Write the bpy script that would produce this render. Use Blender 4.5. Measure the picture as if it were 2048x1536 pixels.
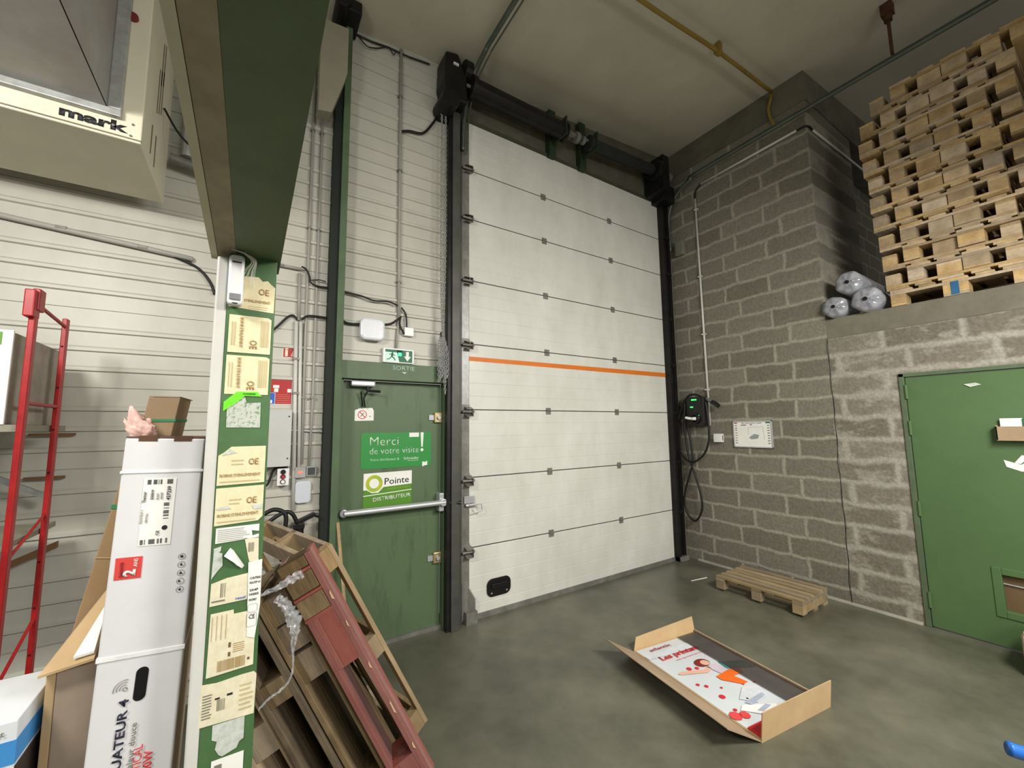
import bpy, bmesh, math, random
from mathutils import Vector, Matrix
for o in list(bpy.data.objects): bpy.data.objects.remove(o)
sc = bpy.context.scene
COL = sc.collection
V = Vector
rnd = random.Random(7)

# ---------------------------------------------------------------- camera
F_PX, YAW, PITCH, ROLL = 816.35, 0.5699, 0.1053, -0.0116
CAM = V((-1.6802, -3.3523, 1.667))
fw = V((math.sin(YAW)*math.cos(PITCH), math.cos(YAW)*math.cos(PITCH), math.sin(PITCH)))
r0 = V((math.cos(YAW), -math.sin(YAW), 0)); u0 = r0.cross(fw)
rr = r0*math.cos(ROLL)+u0*math.sin(ROLL); uu = -r0*math.sin(ROLL)+u0*math.cos(ROLL)
cd = bpy.data.cameras.new('camera'); cd.sensor_width = 36; cd.lens = F_PX/2048*36; cd.clip_start = 0.02; cd.clip_end = 100
cam = bpy.data.objects.new('camera', cd); COL.objects.link(cam)
M = Matrix(((rr.x, uu.x, -fw.x), (rr.y, uu.y, -fw.y), (rr.z, uu.z, -fw.z))).to_4x4(); M.translation = CAM
cam.matrix_world = M
sc.camera = cam

# ---------------------------------------------------------------- world, lamps, exposure
w = bpy.data.worlds.new('world'); sc.world = w; w.use_nodes = True
w.node_tree.nodes['Background'].inputs[0].default_value = (1.0, 0.98, 0.92, 1)
w.node_tree.nodes['Background'].inputs[1].default_value = 0.30
def area(name, loc, target, sx, sy, power, col=(1, .97, .9)):
    l = bpy.data.lights.new(name, 'AREA'); l.shape = 'RECTANGLE'; l.size = sx; l.size_y = sy; l.energy = power; l.color = col
    o = bpy.data.objects.new(name, l); COL.objects.link(o); o.location = loc
    o.rotation_euler = (V(target)-V(loc)).to_track_quat('-Z', 'Y').to_euler(); return o
area('ceiling_lamp', (1.0, -4.2, 3.15), (1.0, -2.7, 0.0), 1.5, .5, 165)
area('ceiling_lamp', (-3.1, -2.7, 3.05), (-2.7, -.5, 1.0), .6, .3, 60)
area('ceiling_lamp', (-0.8, -5.4, 2.9), (0.4, -2.4, 0.0), 1.6, .8, 70)
sc.view_settings.view_transform = 'Standard'; sc.view_settings.look = 'None'
sc.view_settings.exposure = 0.18; sc.view_settings.gamma = 1.0; sc.view_settings.use_curve_mapping = False

# ---------------------------------------------------------------- materials
def lin(c):
    return tuple((x/12.92 if x <= .04045 else ((x+.055)/1.055)**2.4) for x in [v/255 for v in c])
MC = {}
def mat(name, rgb, rough=.6, metal=0, var=.12, scale=6, bump=0, bscale=60, rgb2=None, rand=0, spec=.4, emit=0, alpha=1, stretch=None, trans=0, thr=None):
    """principled material: noise between two tones, optional bump and per-object variation"""
    if name in MC: return MC[name]
    m = bpy.data.materials.new(name); m.use_nodes = True; nt = m.node_tree; N = nt.nodes; Lk = nt.links
    b = N['Principled BSDF']; c = lin(rgb)
    c2 = lin(rgb2) if rgb2 else tuple(x*(1-2*var) for x in c)
    if not rgb2: c = tuple(min(1, x*(1+var)) for x in c)
    tc = N.new('ShaderNodeTexCoord'); mp = N.new('ShaderNodeMapping'); Lk.new(tc.outputs['Object'], mp.inputs[0])
    if stretch: mp.inputs['Scale'].default_value = stretch
    n = N.new('ShaderNodeTexNoise'); n.inputs['Scale'].default_value = scale; n.inputs['Detail'].default_value = 6; n.inputs['Roughness'].default_value = .65
    Lk.new(mp.outputs[0], n.inputs[0])
    r = N.new('ShaderNodeValToRGB'); a, z = thr if thr else (.3, .7)
    r.color_ramp.elements[0].position = a; r.color_ramp.elements[0].color = (*c2, 1)
    r.color_ramp.elements[1].position = z; r.color_ramp.elements[1].color = (*c, 1)
    Lk.new(n.outputs['Fac'], r.inputs[0]); out = r.outputs[0]
    if rand:
        oi = N.new('ShaderNodeObjectInfo'); h = N.new('ShaderNodeHueSaturation')
        mr = N.new('ShaderNodeMapRange'); mr.inputs[3].default_value = 1-rand; mr.inputs[4].default_value = 1+rand*.6
        Lk.new(oi.outputs['Random'], mr.inputs[0]); Lk.new(mr.outputs[0], h.inputs['Value'])
        ms = N.new('ShaderNodeMapRange'); ms.inputs[3].default_value = 1.05; ms.inputs[4].default_value = .62
        mm = N.new('ShaderNodeMath'); mm.operation = 'FRACT'; m7 = N.new('ShaderNodeMath'); m7.operation = 'MULTIPLY'; m7.inputs[1].default_value = 7.3
        Lk.new(oi.outputs['Random'], m7.inputs[0]); Lk.new(m7.outputs[0], mm.inputs[0]); Lk.new(mm.outputs[0], ms.inputs[0]); Lk.new(ms.outputs[0], h.inputs['Saturation'])
        Lk.new(out, h.inputs['Color']); out = h.outputs[0]
    Lk.new(out, b.inputs['Base Color'])
    b.inputs['Roughness'].default_value = rough; b.inputs['Metallic'].default_value = metal
    b.inputs['Specular IOR Level'].default_value = spec
    if bump:
        n2 = N.new('ShaderNodeTexNoise'); n2.inputs['Scale'].default_value = bscale; n2.inputs['Detail'].default_value = 4
        Lk.new(mp.outputs[0], n2.inputs[0]); bp = N.new('ShaderNodeBump'); bp.inputs['Strength'].default_value = bump; bp.inputs['Distance'].default_value = .01
        Lk.new(n2.outputs['Fac'], bp.inputs['Height']); Lk.new(bp.outputs[0], b.inputs['Normal'])
    if emit:
        b.inputs['Emission Color'].default_value = (*c, 1); b.inputs['Emission Strength'].default_value = emit
    if alpha < 1: b.inputs['Alpha'].default_value = alpha
    if trans: b.inputs['Transmission Weight'].default_value = trans
    MC[name] = m; return m

def block_mat(name, axis, smear, joint_off=(.18, .12), light=(152, 148, 134), dark=(112, 108, 96)):
    """concrete block masonry, 500 x 200 mm, with smeared light mortar"""
    m = bpy.data.materials.new(name); m.use_nodes = True; nt = m.node_tree; N = nt.nodes; Lk = nt.links
    b = N['Principled BSDF']; b.inputs['Roughness'].default_value = .92; b.inputs['Specular IOR Level'].default_value = .15
    tc = N.new('ShaderNodeTexCoord'); sp = N.new('ShaderNodeSeparateXYZ'); Lk.new(tc.outputs['Object'], sp.inputs[0])
    cb = N.new('ShaderNodeCombineXYZ'); Lk.new(sp.outputs['Y' if axis == 'y' else 'X'], cb.inputs[0]); Lk.new(sp.outputs['Z'], cb.inputs[1])
    nz = N.new('ShaderNodeTexNoise'); nz.inputs['Scale'].default_value = 5; nz.inputs['Detail'].default_value = 5; Lk.new(tc.outputs['Object'], nz.inputs[0])
    sb = N.new('ShaderNodeVectorMath'); sb.operation = 'SUBTRACT'; sb.inputs[1].default_value = (.5, .5, .5); Lk.new(nz.outputs['Color'], sb.inputs[0])
    sl = N.new('ShaderNodeVectorMath'); sl.operation = 'SCALE'; sl.inputs['Scale'].default_value = .07 if not smear else .09; Lk.new(sb.outputs[0], sl.inputs[0])
    ad = N.new('ShaderNodeVectorMath'); ad.operation = 'ADD'; Lk.new(cb.outputs[0], ad.inputs[0]); Lk.new(sl.outputs[0], ad.inputs[1])
    of = N.new('ShaderNodeVectorMath'); of.operation = 'ADD'; of.inputs[1].default_value = (10+joint_off[0], 10-joint_off[1], 0); Lk.new(ad.outputs[0], of.inputs[0])
    bt = N.new('ShaderNodeTexBrick'); bt.offset = .33; bt.inputs['Scale'].default_value = 1
    bt.inputs['Brick Width'].default_value = .5; bt.inputs['Row Height'].default_value = .2
    bt.inputs['Mortar Size'].default_value = .028 if not smear else .042; bt.inputs['Mortar Smooth'].default_value = .9
    bt.inputs['Color1'].default_value = (*lin(dark), 1); bt.inputs['Color2'].default_value = (*lin(tuple(x+16 for x in dark)), 1); bt.inputs['Mortar'].default_value = (*lin(light), 1)
    Lk.new(of.outputs[0], bt.inputs[0])
    # broken-up mortar smears
    n3 = N.new('ShaderNodeTexNoise'); n3.inputs['Scale'].default_value = 3.2; n3.inputs['Detail'].default_value = 8; n3.inputs['Roughness'].default_value = .7
    mp = N.new('ShaderNodeMapping'); mp.inputs['Scale'].default_value = (1, 1, 2.2); Lk.new(tc.outputs['Object'], mp.inputs[0]); Lk.new(mp.outputs[0], n3.inputs[0])
    rp = N.new('ShaderNodeValToRGB'); rp.color_ramp.elements[0].position = .6 if not smear else .5; rp.color_ramp.elements[1].position = .7 if not smear else .6
    Lk.new(n3.outputs['Fac'], rp.inputs[0])
    ml = N.new('ShaderNodeMath'); ml.operation = 'MULTIPLY'; ml.inputs[1].default_value = .22 if not smear else .7; Lk.new(rp.outputs[0], ml.inputs[0])
    mx = N.new('ShaderNodeMixRGB'); mx.inputs['Color2'].default_value = (*lin(light), 1); Lk.new(ml.outputs[0], mx.inputs['Fac']); Lk.new(bt.outputs['Color'], mx.inputs['Color1'])
    n4 = N.new('ShaderNodeTexNoise'); n4.inputs['Scale'].default_value = 45; n4.inputs['Detail'].default_value = 4; Lk.new(tc.outputs['Object'], n4.inputs[0])
    mr = N.new('ShaderNodeMapRange'); mr.inputs[1].default_value = .3; mr.inputs[2].default_value = .7; mr.inputs[3].default_value = .8; mr.inputs[4].default_value = 1.12; Lk.new(n4.outputs['Fac'], mr.inputs[0])
    hv = N.new('ShaderNodeHueSaturation'); Lk.new(mr.outputs[0], hv.inputs['Value']); Lk.new(mx.outputs[0], hv.inputs['Color']); Lk.new(hv.outputs[0], b.inputs['Base Color'])
    mb = N.new('ShaderNodeMath'); mb.operation = 'ADD'; Lk.new(bt.outputs['Fac'], mb.inputs[0]); Lk.new(n4.outputs['Fac'], mb.inputs[1])
    bp = N.new('ShaderNodeBump'); bp.inputs['Strength'].default_value = .35; bp.inputs['Distance'].default_value = .012; Lk.new(mb.outputs[0], bp.inputs['Height']); Lk.new(bp.outputs[0], b.inputs['Normal'])
    return m

GREEN = mat('green_paint', (82, 102, 72), .5, var=.1, scale=3, bump=.05)
GREEN_COL = mat('column_green_paint', (72, 106, 64), .5, var=.12, scale=9)
GREEN_BEAM = mat('beam_green_paint', (92, 108, 80), .6, var=.15, scale=4)
GREEN_DARK = mat('dark_green_paint', (40, 56, 36), .6, var=.2)
GREEN_R = mat('bright_green_paint', (78, 105, 65), .55, var=.06, scale=2)
CLAD = mat('cream_cladding_paint', (186, 184, 173), .42, var=.07, scale=2.2, bump=.03, stretch=(1, 1, .5))
CEIL = mat('ceiling_paint', (198, 193, 174), .8, var=.08, scale=.9)
FLOOR = mat('polished_concrete', (110, 109, 94), .36, rgb2=(72, 72, 60), scale=1.6, bump=.02, bscale=30, spec=.45)
DOORW = mat('white_door_panel', (216, 216, 209), .45, rgb2=(196, 196, 187), scale=2.0, stretch=(1.3, 1, .7), bump=.02)
LINTEL = mat('grey_lintel_panel', (92, 90, 76), .8, var=.15)
CONC = mat('cast_concrete', (104, 100, 84), .9, var=.16, scale=4, bump=.2)
BLK = mat('black_steel', (34, 34, 34), .45, .4, var=.3)
BLKP = mat('black_plastic', (22, 22, 23), .35, var=.1)
BLKC = mat('black_cable_rubber', (20, 20, 20), .5, var=.1)
GALV = mat('galvanised_steel', (176, 178, 176), .4, .3, rgb2=(140, 142, 140), scale=14)
GALVD = mat('dull_galvanised_steel', (136, 135, 128), .5, .25, rgb2=(104, 104, 98), scale=10)
STEEL = mat('brushed_aluminium', (182, 184, 188), .32, .35, var=.05)
BRASS = mat('zinc_yellow_hinge', (190, 170, 130), .35, .6)
CREAM = mat('cream_enamel', (212, 206, 184), .45, var=.05, scale=3)
CREAMD = mat('dusty_cream_paint', (172, 162, 136), .75, rgb2=(136, 124, 100), scale=6)
WHITEP = mat('white_paint', (204, 204, 198), .4, var=.05)
WHITE = mat('white_plastic', (226, 226, 226), .35, var=.03)
PAPER = mat('white_paper', (232, 232, 226), .7, var=.03)
PAPERY = mat('yellowed_paper', (226, 216, 182), .65, rgb2=(212, 200, 160), scale=40)
PAPERC = mat('cream_paper', (226, 220, 194), .65, rgb2=(206, 198, 168), scale=40)
TAN = mat('tan_ink', (172, 142, 92), .7, var=.05)
INK = mat('black_ink', (34, 34, 38), .6, var=0.02)
INKG = mat('grey_ink', (120, 116, 104), .6, var=.02)
NAVY = mat('navy_ink', (38, 38, 58), .6, var=.02)
PINKINK = mat('red_ink', (212, 70, 70), .6, var=.02)
RED = mat('red_paint', (172, 28, 30), .4, rgb2=(138, 20, 24), scale=12)
REDW = mat('red_painted_wood', (160, 92, 80), .7, rgb2=(130, 64, 56), scale=9, stretch=(.3, 1, 1), rand=.15)
SIGNR = mat('sign_red', (170, 34, 34), .5, var=.03)
SIGNB = mat('sign_blue', (40, 90, 190), .5, var=.03)
SIGNG = mat('sign_green', (30, 100, 70), .5, var=.03)
STG = mat('sticker_green', (42, 136, 60), .45, var=.03)
STG2 = mat('sticker_olive_green', (84, 136, 42), .45, var=.04)
NEON = mat('neon_green_tape', (110, 225, 40), .5, var=.02)
GLUE = mat('glue_residue', (186, 190, 180), .6, rgb2=(96, 130, 90), scale=110, thr=(.36, .5))
GLUEW = mat('white_glue_residue', (206, 210, 204), .6, rgb2=(170, 176, 166), scale=60)
ORANGE = mat('orange_tape', (214, 116, 36), .5, var=.05)
CARD = mat('cardboard', (170, 142, 106), .85, rgb2=(150, 122, 88), scale=5, rand=.08)
CARDL = mat('pale_cardboard', (192, 164, 124), .85, rgb2=(178, 150, 110), scale=5)
CARDW = mat('white_cardboard', (212, 212, 214), .5, var=.03)
GREYC = mat('grey_cardboard', (170, 162, 150), .8, rgb2=(140, 132, 122), scale=8)
BLUE = mat('blue_print', (64, 138, 200), .5, var=.03)
BLUEP = mat('blue_handle_paint', (40, 104, 190), .25, var=.04)
WOOD = mat('pallet_wood', (196, 168, 122), .8, rgb2=(158, 130, 88), scale=7, stretch=(.35, 2, 2), rand=.35, bump=.15, bscale=30)
WOODO = mat('weathered_wood', (136, 114, 78), .85, rgb2=(88, 70, 46), scale=12, stretch=(.4, 2, 2), rand=.3, bump=.2, bscale=30)
YEL = mat('yellow_gas_pipe_paint', (140, 116, 48), .5, var=.1)
RUST = mat('rusty_steel', (96, 62, 42), .8, .3, rgb2=(58, 38, 30), scale=20)
TRACK = mat('blue_grey_track', (98, 106, 98), .45, .5, var=.1)
FILM = mat('clear_stretch_film', (214, 216, 220), .12, alpha=.55, spec=.9, var=.1, scale=20, bump=.6, bscale=25)
ROLLF = mat('bubble_wrap_film', (190, 192, 200), .16, alpha=.8, spec=.9, rgb2=(128, 130, 138), scale=14, bump=.5, bscale=18)
REFL_TINT = mat('poster_reflection_tint', (84, 74, 66), .3, alpha=.5, rgb2=(60, 52, 48), scale=9)  # see-through dark tone for the reflection on the poster
PINK = mat('pink_tissue_paper', (226, 186, 176), .7, var=.06)
SKINP = mat('pale_pink_print', (216, 170, 150), .6, var=.04)
LEDG = mat('green_led', (40, 255, 80), .4, emit=2.5)
LEDR = mat('red_led', (255, 70, 50), .4, emit=3)
LEDC = mat('cyan_led', (30, 220, 140), .4, emit=1.2)
OPAL = mat('opal_diffuser', (214, 216, 222), .3, var=.03, scale=40)
HAIR = mat('auburn_print', (120, 34, 30), .6); ORP = mat('orange_print', (230, 104, 30), .6); TEAL = mat('teal_print', (50, 140, 140), .6)
LILAC = mat('lilac_print', (200, 186, 200), .6); REDP = mat('poster_red_print', (206, 44, 52), .5); GREYP = mat('pale_grey_print', (206, 210, 216), .5)
YRING = mat('yellow_green_print', (196, 190, 50), .5, rgb2=(120, 170, 50), scale=6)
STRING = mat('white_string', (214, 208, 196), .8)
BROWN = mat('brown_panel', (104, 84, 56), .8, var=.15)
BLOCK_T = block_mat('concrete_block_masonry', 'y', False, joint_off=(.2, .12))
BLOCK_L = block_mat('smeared_block_masonry', 'y', True, joint_off=(.1, .12), light=(156, 152, 140), dark=(112, 106, 94))
BLOCK_X = block_mat('concrete_block_return', 'x', False)

# ---------------------------------------------------------------- geometry helpers
def bm_new(): return bmesh.new()
def quadbox(bm, o, a, b, c):
    """box from corner o and three edge vectors"""
    o, a, b, c = V(o), V(a), V(b), V(c)
    vs = [bm.verts.new(o+a*i+b*j+c*k) for k in (0, 1) for j in (0, 1) for i in (0, 1)]
    fs = [(0, 2, 3, 1), (4, 5, 7, 6), (0, 1, 5, 4), (2, 6, 7, 3), (0, 4, 6, 2), (1, 3, 7, 5)]
    for f in fs: bm.faces.new([vs[i] for i in f])
def box(bm, p, q):
    x0, x1 = sorted((p[0], q[0])); y0, y1 = sorted((p[1], q[1])); z0, z1 = sorted((p[2], q[2]))
    quadbox(bm, (x0, y0, z0), (x1-x0, 0, 0), (0, y1-y0, 0), (0, 0, z1-z0))
def frame(d):
    d = V(d).normalized(); up = V((0, 0, 1)) if abs(d.z) < .9 else V((1, 0, 0))
    a = d.cross(up).normalized(); return a, d.cross(a).normalized()
def tube(bm, pts, r, seg=8, closed=False, radii=None):
    pts = [V(p) for p in pts]; n = len(pts); rings = []; pa = None
    for i, p in enumerate(pts):
        if closed: d = pts[(i+1) % n]-pts[i-1]
        else: d = pts[min(i+1, n-1)]-pts[max(i-1, 0)]
        if d.length < 1e-9: d = V((0, 0, 1))
        d.normalize()
        if pa is None: a, b = frame(d)
        else:
            a = (pa-d*pa.dot(d)).normalized(); b = d.cross(a)
        pa = a; R = radii[i] if radii else r
        rings.append([bm.verts.new(p+(a*math.cos(t)+b*math.sin(t))*R) for t in [2*math.pi*k/seg for k in range(seg)]])
    for i in range(n if closed else n-1):
        A, B = rings[i], rings[(i+1) % n]
        for k in range(seg): bm.faces.new((A[k], A[(k+1) % seg], B[(k+1) % seg], B[k]))
    if not closed:
        bm.faces.new(rings[0][::-1]); bm.faces.new(rings[-1])
def cyl(bm, p, q, r, seg=20, r2=None): tube(bm, [p, q], r, seg, radii=[r, r if r2 is None else r2])
def smooth(pts, k=6):
    pts = [V(p) for p in pts]; out = []
    for i in range(len(pts)-1):
        p0, p1, p2, p3 = pts[max(i-1, 0)], pts[i], pts[i+1], pts[min(i+2, len(pts)-1)]
        for j in range(k):
            t = j/k; out.append(.5*((2*p1)+(-p0+p2)*t+(2*p0-5*p1+4*p2-p3)*t*t+(-p0+3*p1-3*p2+p3)*t**3))
    out.append(pts[-1]); return out
def prism(bm, poly, nrm):
    """planar polygon (list of 3d points) extruded by nrm"""
    n = V(nrm); a = [bm.verts.new(V(p)) for p in poly]; b = [bm.verts.new(V(p)+n) for p in poly]
    bm.faces.new(a); bm.faces.new(b[::-1]); k = len(a)
    for i in range(k): bm.faces.new((a[i], b[i], b[(i+1) % k], a[(i+1) % k]))
def disc(c, r, u, v, n=24): return [V(c)+V(u)*math.cos(2*math.pi*i/n)*r+V(v)*math.sin(2*math.pi*i/n)*r for i in range(n)]
def rrect(c, w, h, r, u, v, n=4):
    c, u, v = V(c), V(u), V(v); out = []
    for sx, sy, a0 in ((1, 1, 0), (-1, 1, 90), (-1, -1, 180), (1, -1, 270)):
        for i in range(n+1):
            a = math.radians(a0+90*i/n); out.append(c+u*(sx*(w/2-r)+math.cos(a)*r)+v*(sy*(h/2-r)+math.sin(a)*r))
    return out

def full(o):
    return (full(o.parent) if o.parent else Matrix())@o.matrix_basis
def obj(name, bm, m, parent=None, bevel=0, shade=False, world=True, label=None):
    """one mesh object; with world=True the coordinates are moved into the parent's frame"""
    bmesh.ops.recalc_face_normals(bm, faces=bm.faces)
    if parent is not None and world: bm.transform(full(parent).inverted())
    me = bpy.data.meshes.new(name); bm.to_mesh(me); bm.free()
    me.materials.append(m)
    if shade:
        for p in me.polygons: p.use_smooth = True
    o = bpy.data.objects.new(name, me); COL.objects.link(o)
    if parent is not None: o.parent = parent
    if label: o['label'] = label
    if bevel:
        md = o.modifiers.new('bevel', 'BEVEL'); md.width = bevel; md.segments = 2; md.limit_method = 'ANGLE'
    return o
def thing(name, label, cat, loc=(0, 0, 0), group=None, mtx=None):
    o = bpy.data.objects.new(name, None); COL.objects.link(o); o.empty_display_size = .05
    if mtx is not None: o.matrix_basis = mtx
    else: o.matrix_basis = Matrix.Translation(V(loc))
    o['label'] = label; o['category'] = cat
    if group: o['group'] = group
    return o
def tag(o, label, cat, group=None):
    o['label'] = label; o['category'] = cat
    if group: o['group'] = group
    return o
def struct(name, bm, m, parent=None, **k):
    o = obj(name, bm, m, parent, **k)
    if parent is None: o['kind'] = 'structure'
    return o
def sroot(name, loc):
    o = bpy.data.objects.new(name, None); COL.objects.link(o); o.matrix_basis = Matrix.Translation(V(loc)); o['kind'] = 'structure'; return o
def one(name, label, cat, bm, m, group=None, loc=None, **k):
    """a thing that is a single mesh, origin at its base"""
    if loc is None:
        xs = [v.co for v in bm.verts]; loc = V((sum(v.x for v in xs)/len(xs), sum(v.y for v in xs)/len(xs), min(v.z for v in xs)))
    bm.transform(Matrix.Translation(-V(loc))); o = obj(name, bm, m, **k); o.location = loc
    return tag(o, label, cat, group)

DG = bpy.context.evaluated_depsgraph_get
def text(name, s, org, right, up, w, h, m, parent=None, align='L', depth=.0008, bold=0, world=True):
    """raised lettering fitted in a w x h box whose lower-left corner is org"""
    cu = bpy.data.curves.new('t', 'FONT'); cu.body = s; cu.extrude = 0.0; cu.offset = bold; cu.resolution_u = 2
    ob = bpy.data.objects.new('t', cu); COL.objects.link(ob)
    me = bpy.data.meshes.new_from_object(ob.evaluated_get(DG()))
    bpy.data.objects.remove(ob); bpy.data.curves.remove(cu)
    xs = [v.co.x for v in me.vertices]; ys = [v.co.y for v in me.vertices]
    x0, x1, y0, y1 = min(xs), max(xs), min(ys), max(ys)
    sx = w/(x1-x0); sy = h/(y1-y0) if h else sx
    R, U = V(right).normalized(), V(up).normalized(); Nn = R.cross(U)
    b = bmesh.new(); b.from_mesh(me); bpy.data.meshes.remove(me)
    for v in b.verts:
        v.co = V(org)+R*(v.co.x-x0)*sx+U*(v.co.y-y0)*sy+Nn*.0004
    geo = bmesh.ops.extrude_face_region(b, geom=b.faces[:])
    for g in geo['geom']:
        if isinstance(g, bmesh.types.BMVert): g.co += Nn*depth
    return obj(name, b, m, parent, world=world)
def copy_tree(o, parent=None):
    c = o.copy(); COL.objects.link(c); c.parent = parent
    for ch in [k for k in bpy.data.objects if k.parent == o and k is not c]: copy_tree(ch, c)
    return c

# ================================================================ THE SETTING
XR = 3.096           # plane of the block wall
LEDGE = 2.69
def cz(x): return 5.14+.084*x
bm = bm_new(); box(bm, (-5, -9, -.1), (7.5, .3, 0)); struct('floor', bm, FLOOR)
bm = bm_new()
a = [(-5, -9), (8, -9), (8, .3), (-5, .3)]
vs = [bm.verts.new((x, y, cz(x))) for x, y in a]+[bm.verts.new((x, y, cz(x)+.15)) for x, y in a]
for f in ((0, 1, 2, 3), (7, 6, 5, 4), (0, 4, 5, 1), (1, 5, 6, 2), (2, 6, 7, 3), (3, 7, 4, 0)): bm.faces.new([vs[i] for i in f])
struct('ceiling', bm, CEIL)
# cladding with horizontal ribs and tray seams
def clad(bm, x0, x1, zlo, zhi):
    prof = []; z = 2.395-.47*6
    while z < 5.8:
        prof += [(z-.004, 0), (z-.003, .008), (z+.003, .008), (z+.004, 0)]
        for k in (1, 2, 3):
            c = z+.1175*k; prof += [(c-.022, 0), (c-.016, -.015), (c+.002, -.015), (c+.014, 0)]
        z += .47
    prof = [(zz, y) for zz, y in prof if zlo < zz < zhi]
    prof = [(zlo, 0)]+prof+[(zhi, 0)]
    A = [bm.verts.new((x0, y, zz)) for zz, y in prof]; B = [bm.verts.new((x1, y, zz)) for zz, y in prof]
    for i in range(len(prof)-1): bm.faces.new((A[i], B[i], B[i+1], A[i+1]))
    quadbox(bm, (x0, .012, zlo), (x1-x0, 0, 0), (0, .1, 0), (0, 0, zhi-zlo))
bm = bm_new(); clad(bm, -5, -1.10, 0, 5.5); clad(bm, -1.10, -.10, 2.10, 5.5)
struct('wall_back', bm, CLAD)
bm = bm_new(); box(bm, (-.2, .02, 4.60), (XR+.2, .2, 5.6)); struct('wall_back_upper', bm, LINTEL)
bm = bm_new(); box(bm, (XR-.12, .0, 0), (XR+.2, .2, 5.6)); struct('wall_back_corner', bm, CONC)
# tall pier of blocks, its beam and its recess
bm = bm_new(); box(bm, (XR, -1.69, 0), (4.27, .02, 5.07)); o = struct('wall_right', bm, BLOCK_T)
bm = bm_new(); prism(bm, [(XR-.012, -1.70, 5.07), (7.5, -1.70, 5.07), (7.5, -1.70, cz(7.5)), (XR-.012, -1.70, cz(XR))], (0, 1.9, 0)); struct('trim_1', bm, CONC)
bm = bm_new(); box(bm, (4.27, -1.35, LEDGE), (7.5, -1.2, 5.2)); struct('wall_right_recess', bm, BLOCK_X)
bm = bm_new(); box(bm, (XR, -9, LEDGE-.19), (XR+.2, -1.69, LEDGE)); box(bm, (XR+.2, -9, LEDGE-.15), (7.5, -1.69, LEDGE)); box(bm, (4.27, -1.69, LEDGE-.15), (7.5, -1.35, LEDGE))
struct('ledge_1', bm, CONC) if False else struct('trim_2', bm, mat('ledge_concrete', (122, 118, 104), .9, rgb2=(98, 94, 80), scale=3, bump=.2))
D0, D1, DT = -2.185, -3.15, 2.09    # opening of the green door
bm = bm_new()
box(bm, (XR, D0, 0), (XR+.2, -1.694, LEDGE-.192)); box(bm, (XR, D1, DT), (XR+.2, D0, LEDGE-.192)); box(bm, (XR, -9, 0), (XR+.2, D1, LEDGE-.192))
struct('wall_right_low', bm, BLOCK_L)
bm = bm_new()   # settlement crack between pier and low wall
pts = [(XR-.002, -1.692+.006*math.sin(i*1.7)+.004*math.sin(i*.6), 2.5-i*.1) for i in range(26)]
tube(bm, pts, .0026, 4); struct('trim_3', bm, INK)
bm = bm_new()   # pale cement fillet at the foot of the wall
for (y0, y1) in ((-1.7, -2.17), (-.15, -1.7)):
    prism(bm, [(XR, y0, 0), (XR-.02, y0, 0), (XR, y0, .02)], (0, y1-y0, 0))
struct('baseboard_right', bm, mat('cement_fillet', (150, 148, 136), .9))

# green right-hand door
R = sroot('door_3', (XR, -2.67, 0))
bm = bm_new()
for p, q in (((XR-.012, D0, 0), (XR+.06, D0-.035, DT)), ((XR-.012, D1+.035, 0), (XR+.06, D1, DT)), ((XR-.012, D1, DT-.03), (XR+.06, D0, DT))): box(bm, p, q)
obj('door_frame', bm, mat('greyish_green_frame_paint', (84, 100, 74), .6, var=.12), R, bevel=.003)  # frame in a slightly greyer green than the leaf
wy0, wy1, wz0, wz1 = -2.635, -3.0, .27, .53
bm = bm_new(); lx0, lx1, ly0, ly1 = XR+.005, XR+.045, D0-.04, D1+.04
box(bm, (lx0, ly0, .012), (lx1, wy0, DT-.035)); box(bm, (lx0, wy1, .012), (lx1, ly1, DT-.035)); box(bm, (lx0, wy0, wz1), (lx1, wy1, DT-.035)); box(bm, (lx0, wy0, .012), (lx1, wy1, wz0))
obj('door_leaf', bm, GREEN_R, R)
bm = bm_new()
for p, q in (((lx0-.008, wy0+.05, wz0-.05), (lx0, wy0+.0, wz1+.05)), ((lx0-.008, wy1, wz0-.05), (lx0, wy1-.05, wz1+.05)), ((lx0-.008, wy1, wz1), (lx0, wy0, wz1+.05)), ((lx0-.008, wy1, wz0-.05), (lx0, wy0, wz0))): box(bm, p, q)
obj('vent_frame', bm, GREEN_R, R, bevel=.006)
bm = bm_new(); box(bm, (lx1-.005, wy0, wz0), (lx1+.01, wy1, wz1)); obj('vent_panel', bm, BROWN, R)
bm = bm_new(); cyl(bm, (lx1-.012, wy0, .46), (lx1-.012, wy1, .45), .006, 8); obj('vent_rod', bm, GALV, R)
for z in (.22, .95, 1.62, 1.93):
    bm = bm_new(); cyl(bm, (XR-.012, D0-.042, z-.06), (XR-.012, D0-.042, z+.06), .011, 10); obj('hinge', bm, GREEN_R, R, shade=False)
# things taped on that door
bm = bm_new(); prism(bm, [(XR-.001, -2.565, 1.965), (XR-.001, -2.63, 1.972), (XR-.001, -2.66, 1.955), (XR-.001, -2.60, 1.94)], (-.001, 0, 0))
one('tape_mark', 'small pale smudge of tape glue near the top of the right green door', 'tape', bm, GLUEW)
T_ = thing('document_tray', 'open cardboard document tray fixed to the right green door', 'tray', (XR, -2.86, 1.525))
bm = bm_new(); box(bm, (XR-.055, -2.71, 1.53), (XR-.05, -3.0, 1.63)); box(bm, (XR-.055, -2.71, 1.53), (XR, -2.715, 1.64)); box(bm, (XR-.055, -2.71, 1.525), (XR, -3.0, 1.53)); obj('pocket', bm, CARD, T_)
bm = bm_new(); box(bm, (XR-.02, -2.73, 1.54), (XR-.015, -2.85, 1.69)); one('leaflet', 'white folded leaflet sticking out of the cardboard tray', 'paper', bm, PAPER)
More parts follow.
